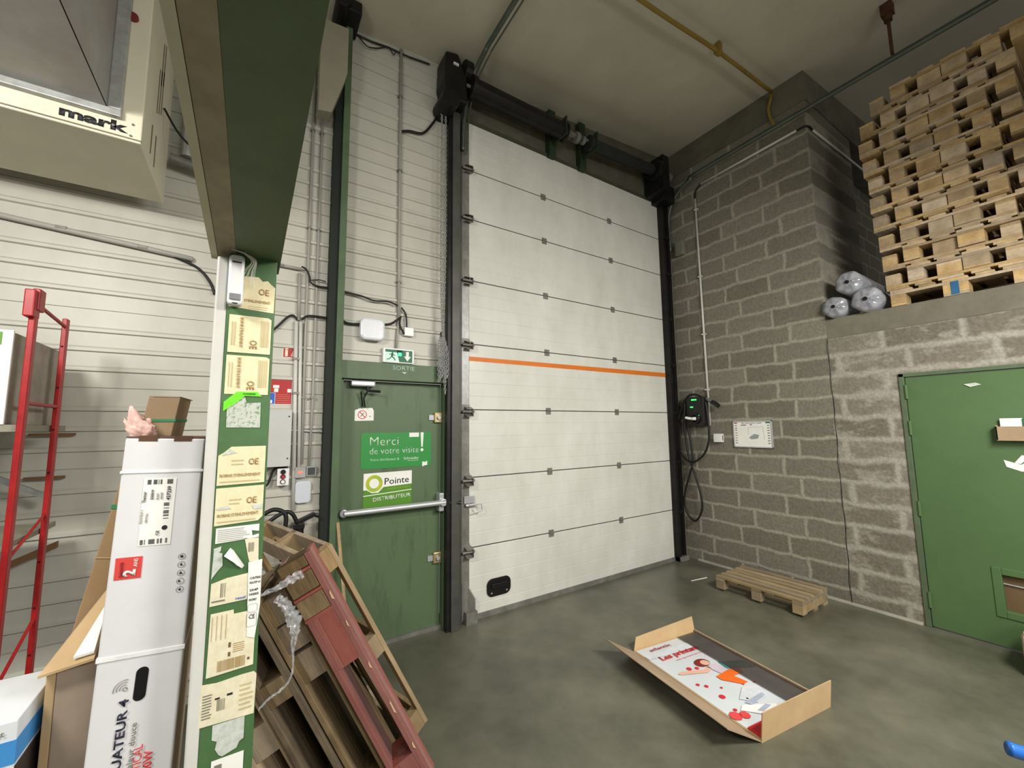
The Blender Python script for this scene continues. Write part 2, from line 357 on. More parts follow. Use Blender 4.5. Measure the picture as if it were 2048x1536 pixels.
bm = bm_new(); box(bm, (XR-.03, -2.84, 1.54), (XR-.025, -2.98, 1.69)); one('leaflet', 'dark green leaflet beside the white one in the cardboard tray', 'paper', bm, SIGNG)
bm = bm_new()
prism(bm, [(XR+.004, -2.72, 1.38), (XR+.004, -2.80, 1.35), (XR+.004, -2.86, 1.39), (XR+.004, -2.84, 1.34), (XR+.004, -2.89, 1.31), (XR+.004, -2.80, 1.30), (XR+.004, -2.73, 1.33)], (-.002, 0, 0))
prism(bm, [(XR+.002, -2.77, 1.36), (XR+.002, -2.81, 1.42), (XR+.002, -2.85, 1.41), (XR+.002, -2.80, 1.355)], (-.002, 0, 0))
one('torn_tape', 'torn white paper tape left on the right green door below the tray', 'tape', bm, PAPER)

# sectional door
S = .61; sa = .498
zs = [S*k for k in range(7)]+[6*S+sa, 6*S+2*sa]; W = 2.83
R = sroot('door_1', (W/2, 0, 0))
for k in range(8):
    z0, z1 = zs[k]+.004, zs[k+1]-.004; bm = bm_new()
    prof = [(0, z0), (0, z0+.0)]; n = 5
    prof = [(.003, z0), (0, z0+.004)]
    for i in range(1, n):
        c = z0+(z1-z0)*i/n; prof += [(0, c-.004), (.0022, c), (0, c+.004)]
    prof += [(0, z1-.004), (.003, z1)]
    A = [bm.verts.new((0, y, z)) for y, z in prof]; B = [bm.verts.new((W, y, z)) for y, z in prof]
    for i in range(len(prof)-1): bm.faces.new((A[i], B[i], B[i+1], A[i+1]))
    box(bm, (0, .003, z0), (W, .04, z1)); obj('door_panel', bm, DOORW, R)
bm = bm_new(); box(bm, (0, .006, 0), (W, .035, zs[-1])); obj('panel_seal', bm, BLKC, R)
bm = bm_new(); box(bm, (-.01, -.012, 0), (W, .04, .045)); obj('bottom_rail', bm, GALVD, R)
bm = bm_new(); box(bm, (-.05, -.01, zs[-1]-.005), (W+.1, .05, zs[-1]+.03)); obj('top_seal', bm, mat('greenish_rubber', (70, 72, 56), .7), R)
bm = bm_new(); prism(bm, [(0, -.0015, 2.322), (W, -.0015, 2.342), (W, -.0015, 2.288), (0, -.0015, 2.282)], (0, .001, 0)); obj('orange_stripe', bm, ORANGE, R)
for k in range(8):
    z0, z1 = zs[k]+.012, zs[k+1]-.012
    bm = bm_new(); box(bm, (-.078, -.008, z0), (-.004, .035, z1)); obj('end_cap', bm, GALV if k in (3, 4) else GALVD, R, bevel=.002)
for k in range(1, 8):
    z = zs[k]
    for xx in (.895+.0025*(8-k), 1.90+.002*(8-k)):
        bm = bm_new(); box(bm, (xx-.03, -.006, z-.036), (xx+.03, 0, z+.03)); cyl(bm, (xx-.03, -.009, z), (xx+.03, -.009, z), .007, 8); obj('hinge', bm, GALVD, R)
    bm = bm_new()   # side roller hinge: a folded bracket, tube and roller
    box(bm, (-.08, -.012, z-.05), (-.0, -.008, z+.045)); prism(bm, [(-.055, -.012, z-.045), (.012, -.012, z-.045), (.012, -.07, z-.065), (-.055, -.07, z-.065)], (0, 0, .004))
    prism(bm, [(-.055, -.012, z+.02), (.012, -.012, z+.02), (.012, -.07, z-.0), (-.055, -.07, z-.0)], (0, 0, .004))
    prism(bm, [(.012, -.012, z+.02), (.012, -.07, z), (.012, -.07, z-.065), (.012, -.012, z-.045)], (-.004, 0, 0))
    cyl(bm, (-.088, -.045, z-.02), (.03, -.045, z-.02), .011, 10); obj('roller_hinge', bm, GALVD, R)
bm = bm_new(); prism(bm, [(-.08, -.014, .03), (.0, -.014, .03), (.0, -.014, .25), (-.05, -.014, .32), (-.08, -.014, .32)], (0, -.006, 0))
prism(bm, [(-.02, -.02, .03), (.03, -.06, .02), (.03, -.06, .2), (-.02, -.02, .3)], (-.006, 0, 0)); box(bm, (-.06, -.07, .0), (.045, -.02, .1)); obj('bottom_bracket', bm, GALVD, R)
P = obj('lock_plate', (lambda b: (box(b, (-.06, -.022, 1.0), (.045, -.012, 1.062)), b)[1])(bm_new()), STEEL, R, bevel=.002)
bm = bm_new(); tube(bm, [(-.02, -.03, 1.0), (-.02, -.05, .985), (.03, -.06, .99), (.09, -.06, .99), (.10, -.06, .93), (.02, -.06, .925), (.0, -.055, .95)], .005, 8); cyl(bm, (-.05, -.03, .985), (.04, -.03, .985), .013, 10); obj('lock_handle', bm, STEEL, R)
bm = bm_new(); prism(bm, rrect((.297, -.001, .232), .25, .155, .055, (1, 0, .0), (0, 0, 1), 6), (0, -.012, 0)); H_ = obj('grip', bm, BLKP, R, bevel=.004)
bm = bm_new(); prism(bm, rrect((.297, -.014, .245), .17, .045, .018, (1, 0, 0), (0, 0, 1), 5), (0, -.016, 0)); obj('grip_bar', bm, BLKP, R, bevel=.004)
bm = bm_new()
for dx, dz in ((-.08, -.045), (.08, -.045)): cyl(bm, (.297+dx, -.013, .232+dz), (.297+dx, -.016, .232+dz), .008, 10)
obj('screw', bm, GALV, R)

# door hardware: tracks, spring shaft, brackets, hoist
def track(name, label, x, side):
    T = thing(name, label, 'track', (x, -.05, 0))
    bm = bm_new(); box(bm, (x-.02, -.075, .02), (x+.02, -.07, 4.62)); box(bm, (x-.02*side-.004, -.075, .02), (x-.02*side+.004, -.005, 4.62)); box(bm, (x-.02, -.02, .02), (x+.02, -.014, 4.62)); obj('vertical_track', bm, GALVD if side < 0 else BLK, T)
    return T
# left side: black post that also stands in for the gap shadow, light channel, curved track
T = thing('door_track', 'tall black steel guide rail and gap shadow at the left edge of the white door', 'guide rail', (-.15, -.06, 0))
bm = bm_new(); box(bm, (-.250, -.08, 0), (-.2145, -.022, 4.72)); obj('post_and_gap_shadow', bm, BLK, T, bevel=.003)
bm = bm_new(); box(bm, (-.214, -.10, .0), (-.142, -.0, 4.62)); box(bm, (-.1415, -.02, 0), (-.082, .0, 4.62)); obj('guide_channel', bm, mat('dark_grey_channel', (84, 84, 80), .5, .4, var=.15), T, bevel=.002)
bm = bm_new(); curve = [(-.09, -.05, 4.3), (-.085, -.055, 4.55), (-.075, -.10, 4.78), (-.065, -.22, 4.94), (-.055, -.42, 5.03), (-.05, -.8, 5.06), (-.05, -3.4, 5.08)]
cs = smooth(curve, 6); tube(bm, cs, .021, 6); tube(bm, [p+V((.045, 0, -.018)) for p in cs], .007, 6); obj('curved_track', bm, TRACK, T, shade=True)
T = thing('door_track', 'tall dark guide rail at the right edge of the white door with roller brackets', 'guide rail', (2.9, -.06, 0))
bm = bm_new(); box(bm, (2.835, -.075, 0), (2.875, -.005, 4.62)); box(bm, (2.875, -.05, 0), (2.93, -.045, 4.62)); box(bm, (2.93, -.07, 0), (2.942, -.03, 4.62)); box(bm, (2.96, -.07, 0), (2.975, -.0, 4.62)); obj('guide_channel', bm, BLK, T, bevel=.002)
for k in range(1, 8):
    z = zs[k]; bm = bm_new(); cyl(bm, (2.84, -.08, z-.01), (2.95, -.08, z-.01), .013, 10); cyl(bm, (2.865, -.082, z-.01), (2.885, -.082, z-.01), .028, 12); obj('roller', bm, BLK, T)
bm = bm_new(); box(bm, (2.835, -.10, 0), (2.99, 0, .06)); obj('foot_bracket', bm, GALVD, T, bevel=.01)
curve = [(2.99, -.06, 4.0), (2.985, -.06, 4.35), (2.98, -.10, 4.58), (2.97, -.24, 4.74), (2.96, -.45, 4.82), (2.95, -.8, 4.85), (2.95, -4.6, 4.87)]
bm = bm_new(); cs = smooth(curve, 6); tube(bm, cs, .02, 6); tube(bm, [p+V((-.0, 0, .03)) for p in cs], .006, 6); obj('curved_track', bm, TRACK, T, shade=True)
bm = bm_new(); box(bm, (2.925, -2.43, 4.9), (2.955, -2.41, 5.30)); box(bm, (2.9, -2.46, 5.28), (2.98, -2.38, cz(2.9))); cyl(bm, (2.94, -2.42, 5.22), (2.94, -2.42, 5.32), .03, 10); obj('rail_hanger', bm, RUST, T)
T = thing('spring_shaft', 'long black torsion spring shaft above the white roller door', 'door spring', (1.4, -.2, 4.85))
bm = bm_new(); tube(bm, [(-.06, -.2, 4.845), (.02, -.2, 4.845), (1.04, -.2, 4.85)], .088, 20); cyl(bm, (-.09, -.2, 4.845), (-.05, -.2, 4.845), .105, 20); cyl(bm, (1.03, -.2, 4.85), (1.06, -.2, 4.85), .10, 20); obj('spring', bm, BLK, T, shade=False)
bm = bm_new(); tube(bm, [(1.45, -.2, 4.865), (2.5, -.2, 4.92)], .065, 18); cyl(bm, (1.40, -.2, 4.86), (1.47, -.2, 4.865), .085, 16); obj('spring', bm, mat('dark_grey_spring', (50, 52, 52), .5, .4), T)
bm = bm_new(); cyl(bm, (-.3, -.2, 4.84), (2.85, -.2, 4.93), .016, 12); obj('shaft', bm, GALVD, T)
bm = bm_new(); cyl(bm, (1.2, -.2, 4.855), (1.25, -.2, 4.857), .06, 14); cyl(bm, (1.3, -.2, 4.86), (1.34, -.2, 4.86), .045, 14); box(bm, (1.05, -.23, 4.84), (1.2, -.19, 4.87)); obj('coupling', bm, GALVD, T)
for x in (1.02, 1.47):
    bm = bm_new(); box(bm, (x-.06, -.06, 4.64), (x+.03, .02, cz(x)-.04)); box(bm, (x-.02, -.30, 4.76), (x-.005, -.05, 4.96)); obj('bearing_bracket', bm, GREEN_DARK, T, bevel=.003)
bm = bm_new(); cyl(bm, (2.52, -.2, 4.93), (2.60, -.2, 4.93), .13, 20); box(bm, (2.60, -.30, 4.66), (2.72, 0, 5.12)); box(bm, (2.72, -.2, 4.6), (2.95, -.0, 4.82)); obj('cable_drum', bm, BLK, T, bevel=.006)
bm = bm_new(); cyl(bm, (2.75, -.2, 4.93), (2.86, -.2, 4.93), .055, 14); obj('end_bearing', bm, GALVD, T)
T = thing('chain_hoist', 'black chain hoist gearbox at the top left corner of the white door', 'hoist', (-.24, -.15, 4.55))
bm = bm_new(); prism(bm, [(-.34, -.22, 5.07), (-.22, -.22, 5.10), (-.13, -.22, 4.9), (-.12, -.22, 4.64), (-.31, -.22, 4.64), (-.35, -.22, 4.8)], (0, .21, 0)); obj('gearbox', bm, BLK, T, bevel=.012)
bm = bm_new(); cyl(bm, (-.30, -.26, 4.60), (-.30, -.02, 4.60), .085, 18); obj('chain_wheel', bm, BLK, T)
bm = bm_new(); cyl(bm, (-.15, -.18, 5.0), (-.08, -.18, 5.0), .09, 16); obj('cable_drum', bm, BLK, T)
bm = bm_new(); box(bm, (-.27, -.235, 4.965), (-.22, -.222, 4.985)); obj('maker_plate', bm, WHITE, T)
T = thing('hand_chain', 'galvanised hand chain with a gathered bundle hanging beside the white door', 'chain', (-.315, -.10, 1.95))
def link(bm, c, d, r=.0035, l=.016, wd=.009, flip=False):
    d = V(d).normalized(); a, b = frame(d)
    if flip: a = b
    tube(bm, [V(c)+d*math.cos(t)*l+a*math.sin(t)*wd for t in [2*math.pi*i/8 for i in range(8)]], r, 4, closed=True)
def chain(bm, pts):
    sp = smooth(pts, 8); acc = 0; k = 0
    for i in range(len(sp)-1):
        seg = sp[i+1]-sp[i]; L = seg.length; t = 0
        while acc+L-t >= .024:
            t += .024-acc; acc = 0; link(bm, sp[i]+seg*(t/L), seg, flip=k % 2 == 0); k += 1
        acc += L-t
bm = bm_new(); chain(bm, [(-.285, -.11, 4.55), (-.287, -.11, 3.2), (-.268, -.11, 2.5)]); chain(bm, [(-.248, -.11, 4.55), (-.245, -.11, 3.2), (-.262, -.11, 2.5)]); bm.transform(Matrix.Translation((-.045, 0, 0))); obj('chain_strand', bm, GALV, T)
bm = bm_new()
for i in range(5):
    x = -.30+.016*i; chain(bm, [(-.265, -.11, 2.47), (x, -.10-.012*(i % 3), 2.38), (x+.004, -.11, 2.1+.03*(i % 3)), (x+.012, -.12, 2.09+.03*(i % 3)), (x+.014, -.12, 2.3), (-.262, -.12, 2.46)])
chain(bm, [(-.25, -.11, 2.4), (-.242, -.11, 2.1), (-.238, -.11, 1.96)]); bm.transform(Matrix.Translation((-.045, 0, 0))); obj('chain_bundle', bm, GALV, T)
bm = bm_new(); box(bm, (-.282, -.13, 2.45), (-.252, -.09, 2.49)); bm.transform(Matrix.Translation((-.045, 0, 0))); obj('chain_tie', bm, BLKP, T)

# green personnel door
R = sroot('door_2', (-.65, 0, 0))
LY = .045
bm = bm_new()
box(bm, (-1.12, -.06, 2.055), (-.19, .05, 2.195)); obj('door_head', bm, GREEN, R, bevel=.003)
bm = bm_new(); box(bm, (-1.13, -.02, 0), (-1.085, .06, 2.055)); box(bm, (-.255, -.02, 0), (-.215, .06, 2.055)); obj('door_frame', bm, GREEN, R, bevel=.003)
bm = bm_new(); box(bm, (-1.085, LY, .03), (-.262, LY+.045, 2.05)); obj('door_leaf', bm, mat('scuffed_green_paint', (84, 104, 74), .5, rgb2=(68, 86, 60), scale=5, stretch=(2, 1, .4), thr=(.3, .45)), R)
bm = bm_new(); box(bm, (-1.10, .02, 0), (-.24, .12, .03)); obj('threshold', bm, GALVD, R)
bm = bm_new(); box(bm, (-.238, -.035, 1.0), (-.222, -.018, 1.98)); obj('edge_rod', bm, STEEL, R)
for z in (1.758, .575):
    bm = bm_new(); box(bm, (-.325, LY-.028, z-.045), (-.255, LY, z+.045)); H_ = obj('door_hinge', bm, BRASS, R, bevel=.006)
    bm = bm_new(); box(bm, (-.37, LY-.012, z-.022), (-.325, LY, z+.022)); obj('hinge_tab', bm, STEEL, H_)
    bm = bm_new(); cyl(bm, (-.288, LY-.028, z), (-.288, LY-.045, z), .016, 12); obj('bolt', bm, STEEL, H_)
P = obj('push_bar', (lambda b: (tube(b, [(-1.06, -.05, 1.04), (-.24, -.05, 1.04)], .022, 14), b)[1])(bm_new()), STEEL, R, shade=False)
bm = bm_new(); cyl(bm, (-1.06, -.05, 1.04), (-1.06, LY, 1.04), .03, 16); cyl(bm, (-.27, -.07, 1.04), (-.27, LY, 1.04), .032, 18); box(bm, (-.30, -.04, .965), (-.255, LY, 1.115)); obj('bar_mount', bm, STEEL, P, bevel=.006)
bm = bm_new(); cyl(bm, (-.235, -.06, 1.035), (-.13, -.10, 1.03), .016, 12); obj('bar_latch', bm, BLKP, P)
P = obj('door_closer', (lambda b: (box(b, (-1.03, -.03, 2.0), (-.845, LY, 2.048)), b)[1])(bm_new()), STEEL, R, bevel=.012)
bm = bm_new(); cyl(bm, (-.905, -.02, 1.965), (-.905, -.02, 2.0), .014, 12); tube(bm, [(-.905, -.02, 1.968), (-.81, -.04, 1.962)], .01, 8); tube(bm, [(-.905, -.02, 1.962), (-.93, -.005, 1.91), (-.915, .01, 1.838)], .006, 6); tube(bm, [(-.95, .0, 1.96), (-.93, .03, 1.845)], .006, 6); obj('closer_arm', bm, BLK, P)

# green steel post between cladding fields
T = thing('steel_post', 'tall narrow green steel post standing left of the exit door', 'post', (-1.175, -.08, 0))
bm = bm_new(); box(bm, (-1.167, -.125, 0), (-1.118, -.0, 5.05)); obj('front_flange', bm, mat('post_green_paint', (78, 98, 70), .6, var=.12), T, bevel=.002)
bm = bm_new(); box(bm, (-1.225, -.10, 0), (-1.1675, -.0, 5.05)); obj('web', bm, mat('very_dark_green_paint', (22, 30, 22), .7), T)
T = thing('roof_bracket', 'black roof bracket clamped at the top of the green post', 'bracket', (-1.15, -.15, 5.0))
bm = bm_new(); box(bm, (-1.2, -.28, 4.93), (-1.08, -.02, cz(-1.2)-.005)); cyl(bm, (-1.22, -.3, 4.97), (-1.22, -.06, 4.97), .055, 12); obj('clamp', bm, BLK, T, bevel=.01)
bm = bm_new()
prism(bm, [(-1.34, -.12, 4.2), (-1.24, -.12, 4.22), (-1.16, -.12, 4.5), (-1.13, -.12, 4.62), (-1.13, -.12, 5.03), (-1.34, -.12, 5.01)], (0, .11, 0))
for v in bm.verts: v.co = V((CAM.x+(v.co.x-CAM.x)*.932, v.co.y-.117, CAM.z+(v.co.z-CAM.z)*.932))
box(bm, (-1.34, -.131, 4.35), (-1.24, -.0, 4.6))
one('ventilation_boot', 'beige sheet metal cover high up beside the green post', 'cover', bm, mat('beige_sheet_metal', (140, 136, 118), .6, var=.06), bevel=.004)
bm = bm_new()
tube(bm, [(-1.08, -.02, cz(-1.08)-.05), (-.95, -.025, cz(-.95)-.065), (-.8, -.02, cz(-.8)-.05), (-.62, -.03, cz(-.62)-.07), (-.42, -.02, cz(-.42)-.05)], .008, 6)
tube(bm, smooth([(-1.06, -.03, cz(-1.06)-.06), (-.99, -.04, cz(-.99)-.14), (-.90, -.03, cz(-.9)-.11), (-.82, -.03, cz(-.82)-.06)], 5), .005, 6)
tube(bm, smooth([(-.80, -.03, cz(-.8)-.06), (-.76, -.04, cz(-.76)-.12), (-.74, -.03, cz(-.74)-.06)], 5), .004, 6)
one('cable_bundle', 'dusty dark cable swag under the roof edge above the exit door', 'cable', bm, BLKC)

# ================================================================ wiring on the cladding
def cable(name, label, pts, r=.007, y=-.02, m=BLKC, cat='cable', k=5, group=None):
    bm = bm_new(); tube(bm, smooth([(p[0], y if len(p) < 3 else p[1], p[-1]) for p in pts], k), r, 7); return one(name, label, cat, bm, m, group, shade=True)
def conduit(label, pts, r=.011, y=-.022, m=None, clips=()):
    m = m or MC['conduit_pvc']
    T = thing('conduit', label, 'pipe', (pts[-1][0], y, min(pts[0][-1], pts[-1][-1])))
    bm = bm_new(); tube(bm, [(p[0], y, p[-1]) for p in pts], r, 8); obj('pipe', bm, m, T, shade=True)
    for (x, z) in clips:
        bm = bm_new(); box(bm, (x-r-.006, y-r-.003, z-.008), (x+r+.006, 0, z+.008)); obj('clip', bm, GALVD, T)
    return T
mat('conduit_pvc', (160, 158, 150), .5, var=.05)
conduit('tall thin grey conduit, left of the pair rising beside the green post', [(-1.372, 4.6), (-1.363, 2.3), (-1.352, 1.42)], .010, clips=[(-1.371, 4.0), (-1.367, 3.2), (-1.358, 1.9)])
conduit('tall thin grey conduit, right of the pair rising beside the green post', [(-1.308, 4.6), (-1.298, 1.9), (-1.304, 1.40)], .009, clips=[(-1.307, 4.0), (-1.303, 3.2), (-1.30, 1.9)])
conduit('short grey conduit ending below the black cable left of the green post', [(-1.419, 2.83), (-1.412, 2.47)], .011)
conduit('thick white trunking pipe beside the fire action notice, left one', [(-1.427, 2.46), (-1.395, 1.1)], .014, m=WHITEP, clips=[(-1.42, 2.18), (-1.41, 1.93)])
conduit('thick white trunking pipe beside the fire action notice, right one', [(-1.398, 2.46), (-1.37, 1.40)], .012, y=-.024, m=WHITEP)
conduit('long light conduit running down to the exit sign', [(-.690, 5.06), (-.676, 3.19), (-.668, 2.6)], .014, clips=[(-.69, 4.6), (-.683, 3.9), (-.672, 2.9)])
conduit('thin lower conduit between the junction box and the exit sign', [(-.668, 2.6), (-.684, 2.32)], .009)
conduit('long pale conduit sloping across the cladding under the heater', [(-3.6, 2.91), (-2.907, 2.868), (-2.27, 2.818), (-2.05, 2.80)], .017, clips=[(-2.66, 2.855), (-2.3, 2.82)])
conduit('short white conduit end behind the column carrying a black cable', [(-1.75, 2.88), (-1.56, 2.865), (-1.41, 2.862)], .012, clips=[(-1.54, 2.865)])
cable('power_cable', 'black cable drooping from the pale conduit to behind the column', [(-2.32, 2.825), (-2.15, 2.80), (-2.02, 2.745), (-1.95, 2.66), (-1.92, 2.58)], .009)
cable('power_cable', 'black cable winding from the white conduit past the green post to the junction box pipe', [(-1.41, 2.875), (-1.375, 2.855), (-1.352, 2.80), (-1.345, 2.765), (-1.30, 2.745), (-1.208, 2.745), (-1.123, 2.736), (-.98, 2.722), (-.884, 2.70), (-.765, 2.709), (-.688, 2.69)], .007, y=-.045)
cable('power_cable', 'thin black cable loop on the conduits left of the green post', [(-1.355, 2.78), (-1.29, 2.797), (-1.24, 2.79)], .004, y=-.04)
cable('power_cable', 'black cable arching out from behind the column above the extinguisher sign', [(-1.62, 2.33), (-1.552, 2.40), (-1.489, 2.48), (-1.45, 2.503), (-1.417, 2.47)], .008)
cable('power_cable', 'black cable between the white pipes and the green post at lamp height', [(-1.393, 2.474), (-1.345, 2.509), (-1.205, 2.509)], .008, y=-.045)
cable('power_cable', 'black cable entering the left side of the square wall lamp', [(-1.115, 2.51), (-1.066, 2.49), (-.96, 2.498)], .010, y=-.03)
cable('power_cable', 'black cable leaving the right side of the square wall lamp', [(-.82, 2.51), (-.731, 2.532), (-.66, 2.59)], .009, y=-.03)
cable('power_cable', 'black cable looping down into the top of the small junction box', [(-.65, 2.68), (-.61, 2.622), (-.601, 2.51)], .007, y=-.03)
cable('power_cable', 'black cable curling into the left side of the small junction box', [(-.655, 2.60), (-.662, 2.53), (-.625, 2.455)], .008, y=-.035)
cable('power_cable', 'dusty cable linking the long conduit to the chain hoist', [(-.672, 4.27), (-.60, 4.30), (-.48, 4.33), (-.39, 4.46), (-.34, 4.56)], .011, y=-.03)
bm = bm_new(); prism(bm, [(-1.44, -.005, 1.66), (-1.22, -.005, 1.645), (-1.22, -.005, 1.655), (-1.44, -.005, 1.67)], (0, -.02, 0)); one('cable_bar', 'thin bright metal rod crossing the conduits above the switches', 'rod', bm, GALV)
# square wall lamp
T = thing('wall_lamp', 'square white bulkhead lamp on the cladding above the exit door', 'lamp', (-.891, -.0, 2.38))
bm = bm_new(); prism(bm, rrect((-.891, -.001, 2.459), .18, .165, .035, (1, 0, 0), (0, 0, 1), 6), (0, -.03, 0)); obj('lamp_base', bm, WHITE, T)
bm = bm_new(); prism(bm, rrect((-.889, -.03, 2.457), .195, .178, .045, (1, 0, 0), (0, 0, 1), 6), (0, -.045, 0)); obj('diffuser', bm, OPAL, T, bevel=.018)
T = thing('junction_box', 'small white junction box right of the square wall lamp', 'junction box', (-.582, 0, 2.44))
bm = bm_new(); box(bm, (-.622, -.04, 2.442), (-.542, -.001, 2.515)); obj('housing', bm, WHITE, T, bevel=.004)
# exit sign
T = thing('exit_sign', 'lit green emergency exit sign with running figure above the green door', 'exit sign', (-.667, 0, 2.2))
bm = bm_new(); box(bm, (-.798, -.045, 2.202), (-.538, -.001, 2.325)); obj('housing', bm, WHITE, T, bevel=.006)
bm = bm_new(); box(bm, (-.78, -.047, 2.212), (-.555, -.045, 2.312)); obj('sign_plate', bm, mat('pictogram_white', (190, 220, 205), .5, emit=.25), T)
bm = bm_new(); box(bm, (-.64, -.048, 2.212), (-.555, -.047, 2.312)); box(bm, (-.78, -.048, 2.29), (-.64, -.047, 2.312)); prism(bm, [(-.665, -.047, 2.212), (-.64, -.047, 2.212), (-.64, -.047, 2.312), (-.69, -.047, 2.312)], (0, -.001, 0)); obj('green_field', bm, SIGNG, T)
bm = bm_new(); prism(bm, [(-.61, -.048, 2.302), (-.585, -.048, 2.302), (-.585, -.048, 2.262), (-.567, -.048, 2.262), (-.597, -.048, 2.222), (-.627, -.048, 2.262), (-.61, -.048, 2.262)], (0, -.001, 0)); obj('arrow', bm, PAPER, T)
bm = bm_new(); prism(bm, disc((-.722, -.047, 2.295), .008, (1, 0, 0), (0, 0, 1), 10), (0, -.002, 0))
for a, b, r in (((-.722, 2.285), (-.728, 2.255), .007), ((-.724, 2.275), (-.700, 2.262), .003), ((-.724, 2.277), (-.75, 2.27), .003), ((-.728, 2.255), (-.708, 2.24), .004), ((-.708, 2.24), (-.70, 2.222), .0035), ((-.728, 2.255), (-.745, 2.235), .004), ((-.745, 2.235), (-.768, 2.228), .0035)): tube(bm, [(a[0], -.049, a[1]), (b[0], -.049, b[1])], r, 5)
obj('running_figure', bm, SIGNG, T)
bm = bm_new(); box(bm, (-.676, -.052, 2.262), (-.648, -.048, 2.29)); obj('status_light', bm, LEDC, T)
T = thing('exit_lettering', 'white SORTIE lettering with a small down arrow on the green door head', 'lettering', (-.63, -.061, 2.11))
text('lettering', 'SORTIE', (-.722, -.0605, 2.142), (1, 0, 0), (0, 0, 1), .185, .036, mat('pale_green_lettering', (176, 206, 190), .5), T, bold=.008)
bm = bm_new(); prism(bm, [(-.65, -.061, 2.128), (-.60, -.061, 2.128), (-.625, -.061, 2.113)], (0, -.001, 0)); obj('arrow', bm, MC['pale_green_lettering'], T)
# safety signs left of the post
T = thing('fire_sign', 'red fire extinguisher sign beside the white pipes', 'sign', (-1.46, 0, 2.18))
bm = bm_new(); box(bm, (-1.505, -.004, 2.187), (-1.415, -.001, 2.275)); obj('sign_plate', bm, PAPER, T)
bm = bm_new(); box(bm, (-1.50, -.005, 2.192), (-1.418, -.004, 2.27)); obj('red_field', bm, SIGNR, T)
bm = bm_new(); prism(bm, rrect((-1.48, -.005, 2.222), .018, .05, .006, (1, 0, 0), (0, 0, 1), 3), (0, -.001, 0)); prism(bm, [(-1.489, -.005, 2.25), (-1.47, -.005, 2.25), (-1.468, -.005, 2.262), (-1.492, -.005, 2.258)], (0, -.001, 0)); obj('extinguisher_symbol', bm, PAPERC, T)
bm = bm_new()
for i in range(3): prism(bm, [(-1.452+.01*i, -.005, 2.20), (-1.446+.01*i, -.005, 2.20), (-1.430+.008*i, -.005, 2.255-.006*i), (-1.44+.008*i, -.005, 2.235)], (0, -.001, 0))
obj('flame_symbol', bm, PAPERC, T)
T = thing('fire_notice', 'red and blue fire action notice on the cladding beside the column', 'sign', (-1.5, 0, 1.845))
bm = bm_new(); box(bm, (-1.60, -.004, 1.845), (-1.432, -.001, 2.027)); obj('sign_plate', bm, PAPER, T)
bm = bm_new(); box(bm, (-1.597, -.005, 1.93), (-1.436, -.004, 2.023)); box(bm, (-1.537, -.005, 1.85), (-1.436, -.004, 1.93)); obj('red_field', bm, SIGNR, T)
bm = bm_new(); box(bm, (-1.597, -.005, 1.85), (-1.54, -.004, 1.928)); obj('blue_field', bm, SIGNB, T)
bm = bm_new(); box(bm, (-1.553, -.006, 1.965), (-1.515, -.005, 1.985)); box(bm, (-1.546, -.006, 1.935), (-1.52, -.005, 1.962)); box(bm, (-1.463, -.006, 1.935), (-1.438, -.005, 1.96)); box(bm, (-1.59, -.006, 1.855), (-1.555, -.005, 1.878)); obj('pictogram', bm, PAPER, T)
bm = bm_new()
for i in range(5): box(bm, (-1.53, -.0058, 1.915-.014*i), (-1.443, -.005, 1.919-.014*i))
obj('printed_lines', bm, mat('faded_pink_ink', (200, 110, 100), .6), T)
T = thing('electric_cabinet', 'tall pale grey electrical cabinet on the cladding under the fire notice', 'cabinet', (-1.5, 0, 1.405))
bm = bm_new(); box(bm, (-1.63, -.10, 1.415), (-1.432, -.001, 1.80)); obj('housing', bm, mat('light_grey_enamel', (186, 186, 184), .4, var=.03), T, bevel=.003)
bm = bm_new()
for z in (1.47, 1.76): cyl(bm, (-1.45, -.1, z), (-1.45, -.104, z), .005, 8)
obj('screw', bm, BLK, T)
T = thing('push_button_station', 'white control box with black, red and white buttons', 'control box', (-1.467, 0, 1.275))
bm = bm_new(); box(bm, (-1.505, -.07, 1.283), (-1.432, -.001, 1.40)); obj('housing', bm, WHITE, T, bevel=.004)
for z, m in ((1.377, BLKP), (1.345, SIGNR), (1.31, PAPER)):
    bm = bm_new(); cyl(bm, (-1.47, -.07, z), (-1.47, -.078, z), .016, 14); b_ = obj('button_ring', bm, BLKP, T)
    bm = bm_new(); cyl(bm, (-1.47, -.078, z), (-1.47, -.086, z), .011, 14); obj('button', bm, m, b_)
T = thing('thermostat', 'grey thermostat with a small red display beside the control box', 'thermostat', (-1.36, 0, 1.32))
bm = bm_new(); box(bm, (-1.395, -.04, 1.325), (-1.325, -.001, 1.40)); obj('housing', bm, mat('silver_plastic', (158, 158, 156), .4), T, bevel=.003)
bm = bm_new(); box(bm, (-1.375, -.042, 1.357), (-1.347, -.04, 1.37)); obj('display', bm, LEDR, T)
T = thing('sensor_plate', 'square frame with a dark screen right of the thermostat', 'panel', (-1.29, 0, 1.32))
bm = bm_new(); box(bm, (-1.322, -.035, 1.332), (-1.256, -.001, 1.402)); obj('housing', bm, MC['silver_plastic'], T, bevel=.003)
bm = bm_new(); box(bm, (-1.313, -.037, 1.34), (-1.265, -.035, 1.393)); obj('screen', bm, mat('slate_screen', (66, 72, 70), .3), T)
bm = bm_new(); prism(bm, rrect((-1.337, -.001, 1.222), .102, .155, .025, (1, 0, 0), (0, 0, 1), 5), (0, -.03, 0))
one('wifi_cover', 'rounded white blank cover on the cladding under the thermostat', 'cover', bm, mat('cool_white_plastic', (196, 202, 210), .35, var=.02), bevel=.006)
